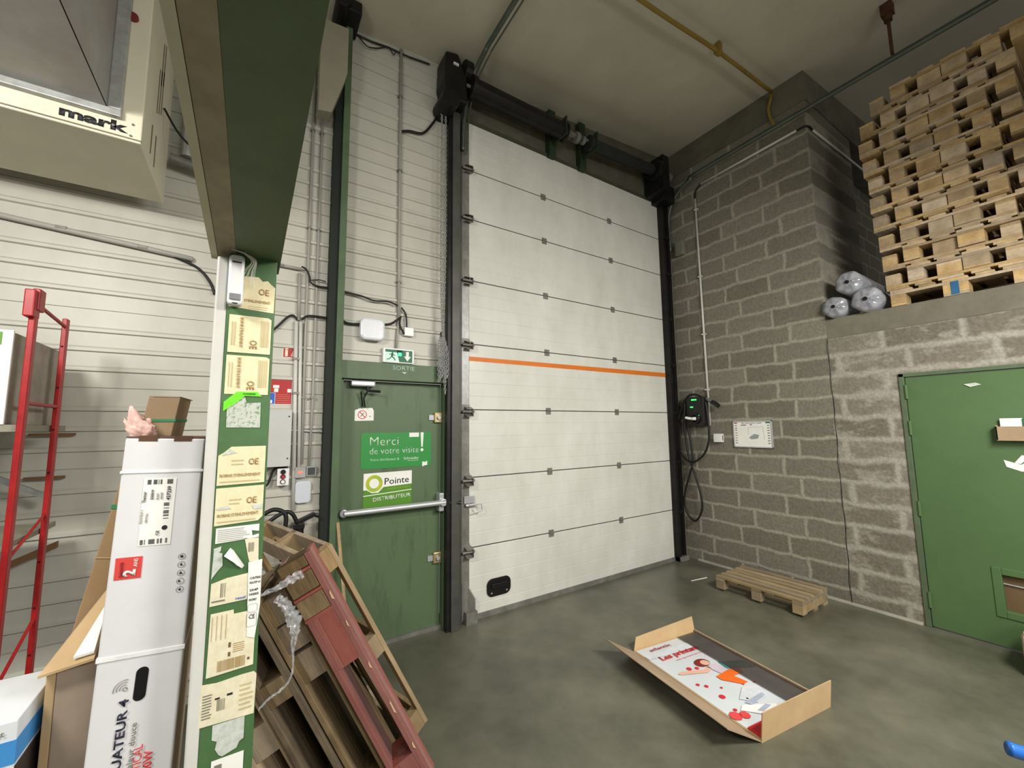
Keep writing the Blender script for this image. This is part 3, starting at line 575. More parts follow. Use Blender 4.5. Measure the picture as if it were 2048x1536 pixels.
cable('power_cable', 'black cable curling from the control box to behind the column', [(-1.44, 1.405), (-1.50, 1.41), (-1.53, 1.38), (-1.555, 1.30), (-1.58, 1.28)], .008, y=-.03)
# signs on the green door
LF = LY-.001
T = thing('no_smoking_sticker', 'small torn white no-smoking sticker on the green exit door', 'sticker', (-.91, LF, 1.735))
bm = bm_new(); prism(bm, [(-.985, LF, 1.73), (-.838, LF, 1.733), (-.838, LF, 1.81), (-.85, LF, 1.835), (-.95, LF, 1.83), (-.985, LF, 1.815)], (0, -.001, 0)); obj('paper', bm, PAPER, T)
bm = bm_new(); tube(bm, disc((-.927, LF-.002, 1.78), .032, (1, 0, 0), (0, 0, 1), 24), .003, 5, closed=True); tube(bm, [(-.948, LF-.002, 1.803), (-.905, LF-.002, 1.757)], .003, 5); obj('prohibition_ring', bm, PINKINK, T)
bm = bm_new(); tube(bm, [(-.94, LF-.001, 1.765), (-.915, LF-.001, 1.795)], .003, 5); prism(bm, [(-.875, LF-.001, 1.765), (-.86, LF-.001, 1.765), (-.86, LF-.001, 1.77), (-.875, LF-.001, 1.77)], (0, -.001, 0)); obj('cigarette', bm, INKG, T)
k_ = 1+(LY)/3.35   # signs sit on the leaf, a little behind the cladding plane
def L2(x, z): return (CAM.x+(x-CAM.x)*k_, CAM.z+(z-CAM.z)*k_)
def merci(x, z): a = L2(x, z); return V((a[0], LF-.001, a[1]))
T = thing('thank_you_sign', 'bright green thank-you sign with white lettering on the exit door', 'sign', (-.65, LF, 1.34))
bm = bm_new(); c = merci(-.653, 1.493); prism(bm, rrect(c, .585, .285, .02, (1, 0, .0), (0, 0, 1), 4), (0, -.001, 0)); obj('sign_plate', bm, STG, T)
X_, Z_ = (1, 0, 0), (0, 0, 1)
text('lettering', 'Merci', merci(-.872, 1.533)+V((0, -.001, 0)), X_, Z_, .228, .068, PAPER, T, bold=-.016)
text('lettering', 'de votre visite', merci(-.874, 1.466)+V((0, -.001, 0)), X_, Z_, .405, .05, PAPER, T, bold=-.016)
text('lettering', 'Votre distributeur &', merci(-.87, 1.412)+V((0, -.001, 0)), X_, Z_, .235, .021, mat('pale_lettering', (176, 220, 176), .5), T)
text('lettering', 'Schneider', merci(-.60, 1.412)+V((0, -.001, 0)), X_, Z_, .13, .021, PAPER, T, bold=.006)
text('lettering', 'Electric', merci(-.565, 1.398)+V((0, -.001, 0)), X_, Z_, .09, .011, MC['pale_lettering'], T)
bm = bm_new(); c = merci(-.445, 1.57); prism(bm, [c+V((-.014, 0, .06)), c+V((0, 0, .066)), c+V((.014, 0, .06)), c+V((.006, 0, -.06)), c+V((-.006, 0, -.06))], (0, -.0015, 0)); prism(bm, disc(c+V((0, 0, -.085)), .013, X_, Z_, 16), (0, -.0015, 0)); obj('exclamation_mark', bm, PAPER, T)
bm = bm_new(); c = merci(-.515, 1.613); box(bm, c+V((-.042, -.003, -.018)), c+V((.042, -.001, .018))); o = one('small_label', 'small white label stuck at the top of the green thank-you sign', 'label', bm, PAPER)
bm = bm_new(); c = merci(-.42, 1.376); prism(bm, [c+V((-.022, 0, -.03)), c+V((.0, 0, -.02)), c+V((.022, 0, -.02)), c+V((.022, 0, .018)), c+V((.008, 0, .008)), c+V((-.022, 0, .012))], (0, -.003, 0)); one('paper_scrap', 'torn white scrap at the lower right corner of the green thank-you sign', 'paper', bm, PAPER)
T = thing('distributor_sign', 'white and green distributor sign with a yellow-green ring logo', 'sign', (-.72, LF, 1.05))
y = LF-.001
bm = bm_new(); c0, c1 = merci(-.915, 1.055), merci(-.53, 1.055); c2, c3 = merci(-.53, 1.322), merci(-.915, 1.318); prism(bm, [c0, c1, c2, c3], (0, -.0008, 0)); obj('sign_plate', bm, PAPER, T)
bm = bm_new(); prism(bm, [merci(-.915, 1.055), merci(-.53, 1.055), merci(-.53, 1.215), merci(-.76, 1.205), merci(-.80, 1.165), merci(-.85, 1.165), merci(-.89, 1.19), merci(-.915, 1.19)], (0, -.0014, 0)); obj('green_band', bm, STG2, T)
bm = bm_new(); prism(bm, [merci(-.915, 1.143), merci(-.53, 1.165), merci(-.53, 1.171), merci(-.915, 1.149)], (0, -.0018, 0)); obj('white_line', bm, PAPER, T)
bm = bm_new(); c = merci(-.833, 1.238); prev = None
ro, ri = .066, .038; n = 32
O = [bm.verts.new(c+V((math.cos(2*math.pi*i/n)*ro, -.002, math.sin(2*math.pi*i/n)*ro))) for i in range(n)]; I_ = [bm.verts.new(c+V((math.cos(2*math.pi*i/n)*ri, -.002, math.sin(2*math.pi*i/n)*ri))) for i in range(n)]
for i in range(n): bm.faces.new((O[i], O[(i+1) % n], I_[(i+1) % n], I_[i]))
obj('ring_logo', bm, YRING, T)
bm = bm_new(); prism(bm, disc(c+V((0, -.0012, 0)), .055, X_, Z_, 24), (0, -.0006, 0)); obj('logo_ground', bm, PAPER, T)
text('lettering', 'Pointe', merci(-.752, 1.222)+V((0, -.001, 0)), (1, 0, .03), Z_, .20, .052, INK, T, bold=.004)
text('lettering', 'DISTRIBUTEUR', merci(-.84, 1.098)+V((0, -.002, 0)), (1, 0, .05), Z_, .305, .03, PAPER, T, bold=.006)
text('lettering', "L'ENERGIE INTELLIGENTE", merci(-.735, 1.181)+V((0, -.002, 0)), (1, 0, .04), Z_, .19, .011, YRING, T)

# ================================================================ things on the block wall
T = thing('wall_charger', 'black electric vehicle wall charger with green lights', 'charger', (XR, -.27, 1.63))
cy, cz_ = -.29, 1.835
bm = bm_new(); prism(bm, rrect((XR-.001, cy, cz_), .25, .36, .03, (0, -1, 0), (0, 0, 1), 5), (-.11, 0, 0)); obj('housing', bm, BLKP, T, bevel=.012)
bm = bm_new(); prism(bm, rrect((XR-.111, cy, cz_+.11), .19, .12, .015, (0, -1, 0), (0, 0, 1), 4), (-.004, 0, 0)); obj('front_window', bm, mat('gloss_black', (12, 14, 12), .12), T)
bm = bm_new(); tube(bm, disc((XR-.125, cy, cz_-.09), .055, (0, 1, 0), (0, 0, 1), 24), .014, 8, closed=True); cyl(bm, (XR-.112, cy, cz_-.09), (XR-.12, cy, cz_-.09), .05, 20); obj('cable_holder', bm, BLKP, T, shade=True)
bm = bm_new(); tube(bm, smooth([(XR-.14, cy+.02, cz_-.09), (XR-.17, cy+.05, cz_-.085), (XR-.18, cy+.09, cz_-.075)], 4), .016, 8); tube(bm, [(XR-.13, cy-.02, cz_-.09), (XR-.15, cy+.03, cz_-.09)], .02, 8); obj('plug_tail', bm, PAPER, T, shade=True)
for (dy, dz, sy, sz) in ((0.005, .145, .034, .008), (.05, .055, .010, .007), (.032, .055, .010, .007), (-.045, -.055, .008, .010)):
    bm = bm_new(); box(bm, (XR-.118, cy+dy-sy, cz_+dz-sz), (XR-.112, cy+dy+sy, cz_+dz+sz)); obj('status_light', bm, LEDG, T)
T = thing('charging_cable', 'black charging cable looped over the wall charger with its plug', 'cable', (XR-.08, -.25, .5))
def yz(L, x0): return [(XR-x0, a, b) for a, b in L]
bm = bm_new()
tube(bm, smooth(yz([(-.40, 2.00), (-.30, 2.045), (-.20, 2.03), (-.10, 1.90), (-.05, 1.75), (-.025, 1.459), (-.096, 1.262), (-.221, 1.21), (-.366, 1.308), (-.446, 1.5), (-.448, 1.785), (-.43, 1.95)], .10), 6), .013, 8)
tube(bm, smooth(yz([(-.14, 1.95), (-.12, 1.628), (-.154, 1.298), (-.214, 1.106), (-.29, .829), (-.295, .641), (-.2, .492), (-.09, .576), (-.065, .767), (-.15, 1.03), (-.205, 1.20), (-.20, 1.40), (-.171, 1.65)], .095), 6), .012, 8)
obj('cable_loop', bm, BLKC, T, shade=True)
bm = bm_new(); tube(bm, [(XR-.05, -.42, 1.985), (XR-.10, -.52, 1.935)], .022, 10); obj('plug_grip', bm, mat('grey_plug', (120, 120, 110), .4), T)
bm = bm_new(); tube(bm, [(XR-.10, -.515, 1.94), (XR-.11, -.55, 1.925), (XR-.11, -.60, 1.885)], .026, 10); obj('plug_head', bm, BLKP, T)
T = thing('switch_box', 'small white switch box under the charger on the block wall', 'junction box', (XR, -.52, 1.455))
bm = bm_new(); box(bm, (XR-.055, -.475, 1.46), (XR-.001, -.575, 1.56)); obj('housing', bm, WHITE, T, bevel=.004)
bm = bm_new(); box(bm, (XR-.04, -.5755, 1.48), (XR-.02, -.577, 1.54)); obj('printed_label', bm, INKG, T)
T = thing('framed_plan', 'silver framed evacuation plan on the block wall beside the charger', 'picture frame', (XR, -.91, 1.40))
y0, y1, z0, z1 = -.70, -1.125, 1.407, 1.708
bm = bm_new()
for p, q in (((XR-.018, y0, z0), (XR-.001, y0-.012, z1)), ((XR-.018, y1+.012, z0), (XR-.001, y1, z1)), ((XR-.018, y0, z0), (XR-.001, y1, z0+.012)), ((XR-.018, y0, z1-.012), (XR-.001, y1, z1))): box(bm, p, q)
obj('frame', bm, STEEL, T, bevel=.002)
bm = bm_new(); box(bm, (XR-.012, y0-.012, z0+.012), (XR-.009, y1+.012, z1-.012)); obj('plan_sheet', bm, PAPER, T)
Rt, Up = (0, -1, 0), (0, 0, 1)
text('lettering', "Plan d'évacuation rapide", (XR-.013, -.80, 1.675), Rt, Up, .22, .013, INK, T)
bm = bm_new()
for i in range(8):
    box(bm, (XR-.0135, -.722, 1.65-.028*i), (XR-.012, -.745, 1.658-.028*i)); box(bm, (XR-.0135, -1.075, 1.65-.028*i), (XR-.012, -1.098, 1.66-.028*i))
box(bm, (XR-.0135, -.79, 1.655), (XR-.012, -.85, 1.665)); box(bm, (XR-.0135, -.895, 1.658), (XR-.012, -.915, 1.67)); obj('legend_symbols', bm, INKG, T)
bm = bm_new(); box(bm, (XR-.0135, -.715, 1.678), (XR-.012, -.75, 1.69)); box(bm, (XR-.0135, -.725, 1.612), (XR-.012, -.742, 1.617)); obj('red_symbols', bm, SIGNR, T)
bm = bm_new(); box(bm, (XR-.0135, -1.06, 1.678), (XR-.012, -1.105, 1.692)); obj('green_symbols', bm, SIGNG, T)
bm = bm_new(); tube(bm, [(XR-.013, -.87, 1.55), (XR-.013, -.875, 1.635), (XR-.013, -1.03, 1.64), (XR-.013, -1.04, 1.50)], .0012, 4); prism(bm, [(XR-.0125, -.875, 1.52), (XR-.0125, -.93, 1.56), (XR-.0125, -.985, 1.55), (XR-.0125, -.97, 1.51), (XR-.0125, -.90, 1.50)], (-.001, 0, 0)); obj('floor_plan', bm, mat('pale_slate_print', (150, 160, 160), .6), T)
T = thing('wall_conduit', 'white conduit on the block wall turning down to the charger', 'pipe', (XR-.02, -.42, 1.65))
bm = bm_new(); tube(bm, [(XR-.018, -.405, 4.60), (XR-.018, -.42, 1.66)], .013, 8); obj('vertical_pipe', bm, WHITEP, T, shade=True)
bm = bm_new(); tube(bm, [(XR-.018, -.50, 4.762), (XR-.018, -1.60, 4.772)], .013, 8); obj('horizontal_pipe', bm, WHITEP, T, shade=True)
bm = bm_new(); tube(bm, smooth([(XR-.018, -.405, 4.60), (XR-.018, -.42, 4.70), (XR-.018, -.50, 4.762)], 5), .010, 8); tube(bm, smooth([(XR-.018, -1.60, 4.772), (XR-.02, -1.68, 4.768), (XR+.02, -1.706, 4.758), (XR+.08, -1.706, 4.75)], 5), .010, 8); obj('elbow', bm, BLKC, T, shade=True)
bm = bm_new(); tube(bm, [(XR+.08, -1.706, 4.75), (4.9, -1.706, 4.80)], .012, 8); obj('return_pipe', bm, WHITEP, T, shade=True)
for z in (4.45, 3.55, 2.8, 2.1):
    bm = bm_new(); box(bm, (XR-.035, -.435, z-.008), (XR, -.39, z+.008)); obj('clip', bm, WHITEP, T)
T = thing('gas_pipe', 'yellow gas pipe running under the ceiling and down into the pier', 'pipe', (XR-.03, -1.39, 5.0))
bm = bm_new(); tube(bm, smooth([(-.3, -1.42, 5.02), (1.08, -1.435, 5.13), (1.93, -1.45, 5.21), (2.98, -1.44, 5.29)], 4), .018, 8); obj('pipe', bm, YEL, T, shade=True)
bm = bm_new(); tube(bm, smooth([(2.98, -1.44, 5.29), (3.05, -1.39, 5.27), (3.065, -1.355, 5.18), (3.07, -1.37, 5.05), (3.09, -1.40, 4.96)], 5), .017, 8); obj('elbow', bm, YEL, T, shade=True)
bm = bm_new(); box(bm, (1.90, -1.475, 5.19), (1.95, -1.425, cz(1.9))); cyl(bm, (1.90, -1.447, 5.205), (1.95, -1.447, 5.212), .03, 12); obj('clamp', bm, YEL, T)
bm = bm_new(); box(bm, (3.03, -.10, 3.92), (XR, -.22, 4.12)); one('limit_switch', 'grey limit switch box on the wall beside the right door rail', 'switch', bm, mat('dusty_grey_plastic', (120, 120, 106), .6), bevel=.01)

# ================================================================ pallets
def pallet(root, L=1.2, Wd=.8, deck=(.145, .10, .145, .10, .145), base=(.10, .145, .10), wood=WOOD, skip=(), base_cross=False, blockmats=None, deckmats=None, H=.144, blen=.145, xs=None, lens=None):
    hb = H-.066
    def part(n, p, q, m):
        bm = bm_new(); box(bm, p, q); return obj(n, bm, m, root, world=False, bevel=.002)
    gap = (Wd-sum(deck))/(len(deck)-1); y = 0
    for i, d in enumerate(deck):
        if ('deck', i) not in skip: part('deck_board', (0, y, H-.022), (L, y+d, H), (deckmats or {}).get(i, wood))
        y += d+gap
    xs = xs or (0, (L-blen)/2, L-blen); lens = lens or (blen,)*len(xs); ncr = len(xs)
    for i, x in enumerate(xs):
        if ('cross', i) not in skip: part('cross_board', (x, 0, H-.044), (x+lens[i], Wd, H-.022), wood)
        if base_cross: part('base_cross_board', (x+(0 if i == 0 else lens[i]*.3 if i < ncr-1 else lens[i]-.09), base[0], 0), (x+(.09 if i == 0 else lens[i]*.3+.09 if i < ncr-1 else lens[i]), Wd-base[2], .02), wood)
    ys = (0, (Wd-base[1])/2, Wd-base[2])
    for j, yy in enumerate(ys):
        for i, x in enumerate(xs):
            m = (blockmats or {}).get((i, j), wood)
            part('block', (x, yy, .022), (x+lens[i], yy+base[j], .022+hb), m)
        if ('base', j) not in skip: part('base_board', (0, yy, 0), (L, yy+base[j], .022), (deckmats or {}).get('b', wood))
    return root
SG = 'wooden pallets in the tall nested stack on the block ledge'
proto = thing('wooden_pallet', 'bottom pallet of the tall nested stack, its middle block carrying a blue mark', 'pallet', (3.10, -2.99, LEDGE+.004), group=SG)
pallet(proto)
kids = [k for k in bpy.data.objects if k.parent == proto]
def copy_pallet(label, M4, group):
    r = proto.copy(); COL.objects.link(r); r.matrix_basis = M4; r['label'] = label; r['group'] = group
    for k in kids:
        c = k.copy(); COL.objects.link(c); c.parent = r
    return r
y0s = [-2.17, -2.158, -2.15, -2.131, -2.123, -2.126, -2.095, -2.085, -2.10, -2.19]
order = ['second', 'third', 'fourth', 'fifth', 'sixth', 'seventh', 'eighth', 'ninth', 'tenth', 'eleventh']
for k in range(10):
    z = LEDGE+.004+.1445+.188*k; y0 = y0s[k]; dx = rnd.uniform(-.02, .03)
    n2 = ['lowest', 'second', 'third', 'fourth', 'fifth', 'sixth', 'seventh', 'eighth', 'ninth', 'topmost'][k]
    M4 = Matrix.Translation((3.10+dx, y0, z+.144)) @ Matrix.Rotation(math.pi, 4, 'X')
    copy_pallet(f'left-jutting upside-down pallet of the {n2} nested pair in the tall stack', M4, SG)
    M4 = Matrix.Translation((3.10+rnd.uniform(-.02, .03), y0-.15-.8, z+.0445))
    copy_pallet(f'right-set upright pallet of the {n2} nested pair in the tall stack', M4, SG)
for k in range(13):
    M4 = Matrix.Translation((3.45+rnd.uniform(-.02, .02), -4.03+rnd.uniform(-.02, .02), LEDGE+.002+.1445*k))
    lab = 'pallet in the plain rear stack at the right edge behind the nested one'
    copy_pallet(lab, M4, 'wooden pallets in the rear stack at the right edge')
bm = bm_new(); box(bm, (3.096, -2.565, LEDGE+.012), (3.0995, -2.61, LEDGE+.118)); o = obj('blue_mark', bm, mat('blue_stencil', (40, 96, 140), .7), proto)
# half pallet on the floor
a, b = V((2.385, -.80)), V((2.40, -1.572))
ang = math.atan2(b.y-a.y, b.x-a.x)
T = thing('small_pallet', 'small half-size wooden pallet lying on the floor by the block wall', 'pallet', mtx=Matrix.Translation((2.395, -.80, 0)) @ Matrix.Rotation(ang, 4, 'Z'))
pallet(T, L=.775, Wd=.52, deck=(.052, .052, .052, .052, .052, .052), base=(.08, .08, .08), blen=.085, skip=(('base', 0),), wood=mat('pale_worn_wood', (166, 146, 110), .8, rgb2=(128, 110, 78), scale=8, stretch=(.4, 2, 2), rand=.2))

bm = bm_new(); box(bm, (.775-.021, .085, .03), (.775-.001, .435, .098)); obj('end_board', bm, MC['pale_worn_wood'], T, world=False)
def axes(o, x, y, z):
    M = Matrix(((x.x, y.x, z.x), (x.y, y.y, z.y), (x.z, y.z, z.z))).to_4x4(); M.translation = V(o); return M
# leaning pallet A (light wood, against which the others rest)
Wv = V((-.29, .956, 0)).normalized(); Hh = V((-Wv.y, Wv.x, 0)); t = math.radians(61.5)
Lv = Hh*math.cos(t)+V((0, 0, 1))*math.sin(t); Nv = Wv.cross(Lv)
T = thing('leaning_pallet', 'light wooden pallet leaning nearest the exit door, with open frame and pale blocks', 'pallet', mtx=axes(CAM+(V((-.738, -.946, 0))-CAM)*.96, Lv, Wv, -Nv), group='pallets leaning beside the column')
pallet(T, L=1.21, Wd=.825, H=.138, deck=(.10, .10, .10), base=(.05, .05, .05), base_cross=True, skip=(('deck', 1),), blen=.115, wood=mat('light_pine', (172, 146, 102), .75, rgb2=(136, 110, 72), scale=8, stretch=(.4, 2, 2), rand=.2))
# red pallet B, standing nearer the camera than A
def near(p, k): return CAM+(V(p)-CAM)*k
KS, HB = .92, .134
b0 = near((-.866, -1.305, .0), KS); tp = near((-1.434, -1.158, 1.127), KS); L2v = (tp-b0).normalized()
W2 = V((-L2v.y*-1, -L2v.x, 0)).normalized() if -L2v.x > 0 else V((0, 1, 0))
N2 = W2.cross(L2v)
def foot(p):           # slide along the pallet's length until its lowest corner meets the floor
    e = (p.z-abs(N2.z)*HB)/L2v.z; return p-L2v*e, e
o_, e = foot(b0)
def sx(v): return e+KS*v
T = thing('leaning_pallet', 'red painted pallet leaning beside the column, chipped along its edge', 'pallet', mtx=axes(o_, L2v, W2, -N2), group='pallets leaning beside the column')
pallet(T, L=sx(1.24), Wd=.15, H=HB, deck=(.05, .09), base=(.05, .04, .05), wood=REDW, xs=(0, sx(.68)), lens=(.13+e, .25), skip=(('deck', 0),))
bm = bm_new(); box(bm, (0, 0, HB-.022), (sx(.95), .05, HB)); obj('deck_board', bm, REDW, T, world=False, bevel=.002)
for x0, x1 in ((.965, 1.055), (1.075, 1.165), (1.185, 1.27)):     # weathered filler planks between thin red slats in the upper bay
    bm = bm_new(); box(bm, (sx(x0), -.004, .024), (sx(min(x1, 1.235)), .145, HB+.002)); obj('filler_plank', bm, WOODO, T, world=False, bevel=.003)
for x0 in (.951, 1.058, 1.168):
    bm = bm_new(); box(bm, (sx(x0), -.006, .022), (sx(x0)+.012, .12, HB+.002)); obj('thin_slat', bm, REDW, T, world=False)
for x0, x1, z0, z1 in ((.60, .63, -.001, .006), (.83, .86, -.001, .005), (.35, .41, -.001, .007), (.15, .18, -.001, .006), (.98, 1.02, -.001, .008)):
    bm = bm_new(); x0, x1 = sx(x0), sx(x1); prism(bm, [(x0, -.001, z0), (x0+.01, -.001, z1), (x1, -.001, z1*.7), (x1+.01, -.001, z0)], (0, -.0008, 0)); obj('paint_chip', bm, mat('bare_wood_chip', (222, 190, 150), .8), T, world=False)
# C, D, E: brown pallets stacked on its left side
for off, dw, W_, wd, lab, XS, LS in ((.140, .03, .30, WOODO, 'weathered brown pallet leaning directly on the red one', (0, .70, .86, 1.00), (.13, .13, .12, .12)), (.280, .01, .55, WOODO, 'old brown pallet second to the left of the red one', (0, .70, 1.02), (.13, .10, .12)), (.420, .04, .55, WOOD, 'pale brown pallet leaning nearest the column, mostly hidden by it', (0, .52, 1.00), (.13, .13, .12))):
    o_, e = foot(b0-N2*off+W2*dw)
    T = thing('leaning_pallet', lab, 'pallet', mtx=axes(o_, L2v, W2, -N2), group='pallets leaning beside the column')
    g = W_/4-.004
    pallet(T, L=sx(1.16), Wd=W_, H=HB, deck=(g, g, g, g), base=(W_*.25, W_*.45, W_*.25), wood=wd, xs=tuple(0 if v == 0 else sx(v) for v in XS), lens=LS)

# ================================================================ column, beam, stickers
CY = -2.0
T = thing('steel_column', 'green steel column with a white edge, covered in old stickers', 'column', (-1.69, CY+.06, 0))
bm = bm_new(); box(bm, (-1.749, CY, 0), (-1.634, CY+.009, 2.166)); box(bm, (-1.749, CY+.111, 0), (-1.634, CY+.12, 2.166)); box(bm, (-1.695, CY+.009, 0), (-1.688, CY+.111, 2.166)); obj('green_section', bm, GREEN_COL, T, bevel=.001)
bm = bm_new(); box(bm, (-1.777, CY-.002, 0), (-1.7495, CY+.05, 2.15)); obj('white_edge', bm, WHITEP, T, bevel=.005)
T = thing('steel_beam', 'low green steel beam with cream side running from the column top overhead', 'beam', (-1.69, -3.0, 2.164))
bm = bm_new(); box(bm, (-1.735, -5.2, 2.164), (-1.625, -1.88, 2.174)); box(bm, (-1.684, -5.2, 2.174), (-1.676, -1.88, 2.33)); box(bm, (-1.735, -5.2, 2.33), (-1.625, -1.88, 2.34)); obj('green_section', bm, GREEN_BEAM, T)
bm = bm_new(); prism(bm, [(-1.768, -5.2, 2.164), (-1.779, -1.88, 2.164), (-1.7355, -1.88, 2.164), (-1.7355, -5.2, 2.164)], (0, 0, .15)); obj('cream_side', bm, CREAMD, T)
bm = bm_new(); prism(bm, [(-1.780, -5.2, 2.163), (-1.796, -1.93, 2.163), (-1.780, -1.93, 2.163), (-1.7685, -5.2, 2.163)], (0, 0, .17)); obj('cream_lip', bm, mat('pale_cream_paint', (196, 190, 164), .6, var=.06), T)
T = thing('motion_sensor', 'slim white rounded sensor at the top of the stickered column', 'sensor', (-1.73, CY, 2.006))
bm = bm_new(); prism(bm, rrect((-1.731, CY-.003, 2.08), .036, .142, .011, (1, 0, .02), (0, 0, 1), 5), (0, -.028, 0)); obj('housing', bm, WHITE, T, bevel=.006)
bm = bm_new(); box(bm, (-1.744, CY-.034, 2.022), (-1.717, CY-.031, 2.04)); obj('lens', bm, mat('grey_lens', (130, 130, 132), .3), T, bevel=.002)
bm = bm_new(); box(bm, (-1.736, CY-.033, 2.012), (-1.724, CY-.031, 2.0145)); box(bm, (-1.742, CY-.033, 2.128), (-1.72, CY-.031, 2.1305)); obj('slot', bm, BLKP, T)
bm = bm_new()
for i in range(9):
    a = rnd.uniform(-.012, .012); b = rnd.uniform(-.03, .012)
    tube(bm, smooth([(-1.735+i*.003, CY-.03, 2.163), (-1.712+a*.3, CY-.035, 2.155), (-1.692+a*.5, CY-.03, 2.14+a*.2), (-1.70+a, CY-.025, 2.115+b*.3), (-1.705+a*1.6, CY-.025, 2.09+b)], 4), .0006, 4)
tube(bm, smooth([(-1.745, CY-.03, 2.164), (-1.715, CY-.035, 2.156), (-1.697, CY-.03, 2.145), (-1.692, CY-.03, 2.135)], 4), .002, 5)
one('frayed_string', 'frayed white string hanging from the beam above the white sensor', 'string', bm, STRING)
def sheet(bm, pts, y=CY, th=.0006, lift=.0008): prism(bm, [(x, y-lift, z) for x, z in pts], (0, -th, 0))
def sticker(name, label, pts, m, lift=.0008, cat='sticker', group='stickers on the green column'):
    xs = [p[0] for p in pts]; zz = [p[1] for p in pts]
    T = thing(name, label, cat, ((min(xs)+max(xs))/2, CY-lift, min(zz)), group)
    bm = bm_new(); sheet(bm, pts, lift=lift); obj('paper', bm, m, T); return T
def lines(T, x0, x1, z0, z1, n, m, y=CY-.0022, vertical=False, th=.35):
    bm = bm_new()
    for i in range(n):
        if vertical:
            x = x0+(x1-x0)*(i+.2)/n; box(bm, (x, y, z0), (x+(x1-x0)/n*th*rnd.uniform(.6, 1.5), y+.0005, z1))
        else:
            z = z0+(z1-z0)*(i+.3)/n; box(bm, (x0, y, z), (x1-(x1-x0)*rnd.uniform(0, .25), y+.0005, z+(z1-z0)/n*th))
    return obj('printed_lines', bm, m, T)
TY = CY-.0016
Rv, Uv = (1, 0, 0), (0, 0, 1)
T = sticker('paper_sticker', 'torn yellowed sticker behind the white sensor at the column top', [(-1.745, 2.01), (-1.637, 2.004), (-1.636, 2.08), (-1.648, 2.09), (-1.655, 2.098), (-1.668, 2.094), (-1.678, 2.105), (-1.745, 2.10)], PAPERY)
text('lettering', 'OE', (-1.676, TY, 2.053), Rv, Uv, .025, .019, TAN, T, bold=.02); text('lettering', "D'ENLEVEMENT", (-1.709, TY, 2.029), Rv, Uv, .062, .008, TAN, T)
lines(T, -1.70, -1.645, 2.008, 2.02, 2, mat('faint_ink', (196, 182, 138), .7), y=CY-.0018)
FA = MC['faint_ink']
for (x0, x1, z0, z1, lab) in ((-1.742, -1.641, 1.882, 1.988, 'yellowed sticker with sideways lettering, second from the column top'), (-1.743, -1.641, 1.766, 1.874, 'yellowed sticker with sideways lettering just above the neon green tape')):
    T = sticker('paper_sticker', lab, [(x0, z0), (x1, z0), (x1, z1-.005), (x1-.008, z1), (x0, z1)], PAPERY)
    text('lettering', "BORNE D'ENLEVEMENT", (x0+.026, TY, z1-.006), (0, 0, -1), (1, 0, 0), .085, .008, TAN, T)
    text('lettering', 'OE', (x0+.05, TY, z0+.038), (0, 0, -1), (1, 0, 0), .025, .018, TAN, T, bold=.02)
    lines(T, x0+.075, x1-.004, z0+.02, z1-.01, 5, FA, vertical=True); lines(T, x0+.006, x0+.018, z0+.02, z1-.02, 2, FA, vertical=True)
T = sticker('neon_tape', 'torn neon green tape strip on the column', [(-1.743, 1.744), (-1.714, 1.773), (-1.667, 1.774), (-1.655, 1.761), (-1.695, 1.762), (-1.715, 1.742), (-1.743, 1.719)], NEON, lift=.002)
text('lettering', 'SCHNEIDER', (-1.70, CY-.003, 1.766), Rv, Uv, .03, .004, INK, T)
sticker('sticker_residue', 'grey scraped sticker residue below the neon green tape', [(-1.735, 1.735), (-1.715, 1.75), (-1.695, 1.758), (-1.69, 1.742), (-1.657, 1.744), (-1.656, 1.674), (-1.734, 1.675)], GLUE)
for (x0, x1, z0, z1, lab, cut) in ((-1.747, -1.639, 1.521, 1.623, 'yellowed sticker with a torn white top left corner, middle of the column', True), (-1.747, -1.639, 1.417, 1.516, 'yellowed sticker with white scratches in the middle of the column', False)):
    pts = [(x0, z0), (x1, z0+.002), (x1, z1), (x0+.028, z1), (x0+.012, z1-.015), (x0, z1-.023)] if cut else [(x0, z0), (x1-.01, z0+.004), (x1, z0+.014), (x1, z1), (x0, z1-.002)]
    T = sticker('paper_sticker', lab, pts, PAPERY)
    text('lettering', 'OE', (-1.678, TY, z0+.052), Rv, Uv, .023, .018, TAN, T, bold=.02)
    text('lettering', "BORNE D'ENLEVEMENT", (x0+.006, TY, z0+.022), Rv, Uv, .092, .008, TAN, T)
    lines(T, x0+.03, x1-.05, z0+.05, z0+.07, 2, FA); lines(T, x0+.006, x1-.01, z0+.005, z0+.014, 1, FA)
    bm = bm_new()
    if cut: sheet(bm, [(-1.74, 1.60), (-1.722, 1.617), (-1.706, 1.607), (-1.72, 1.604)], lift=.002)
    else: sheet(bm, [(-1.665, 1.462), (-1.64, 1.466), (-1.64, 1.452), (-1.66, 1.452)], lift=.002); sheet(bm, [(-1.745, 1.462), (-1.72, 1.468), (-1.712, 1.459), (-1.742, 1.458)], lift=.002)
    obj('scratch', bm, GLUEW, T)
T = sticker('paper_sticker', 'white instruction sticker with tiny print on the column', [(-1.742, 1.372), (-1.645, 1.376), (-1.645, 1.385), (-1.66, 1.382), (-1.662, 1.396), (-1.645, 1.392), (-1.645, 1.411), (-1.742, 1.411)], PAPER)
lines(T, -1.738, -1.665, 1.375, 1.408, 7, mat('light_grey_ink', (170, 170, 164), .6))
T = sticker('paper_sticker', 'narrow cream label strip right of the curled white paper on the column', [(-1.677, 1.376), (-1.645, 1.374), (-1.643, 1.314), (-1.664, 1.314), (-1.668, 1.33)], PAPERC); lines(T, -1.668, -1.655, 1.34, 1.364, 5, INKG, vertical=True)
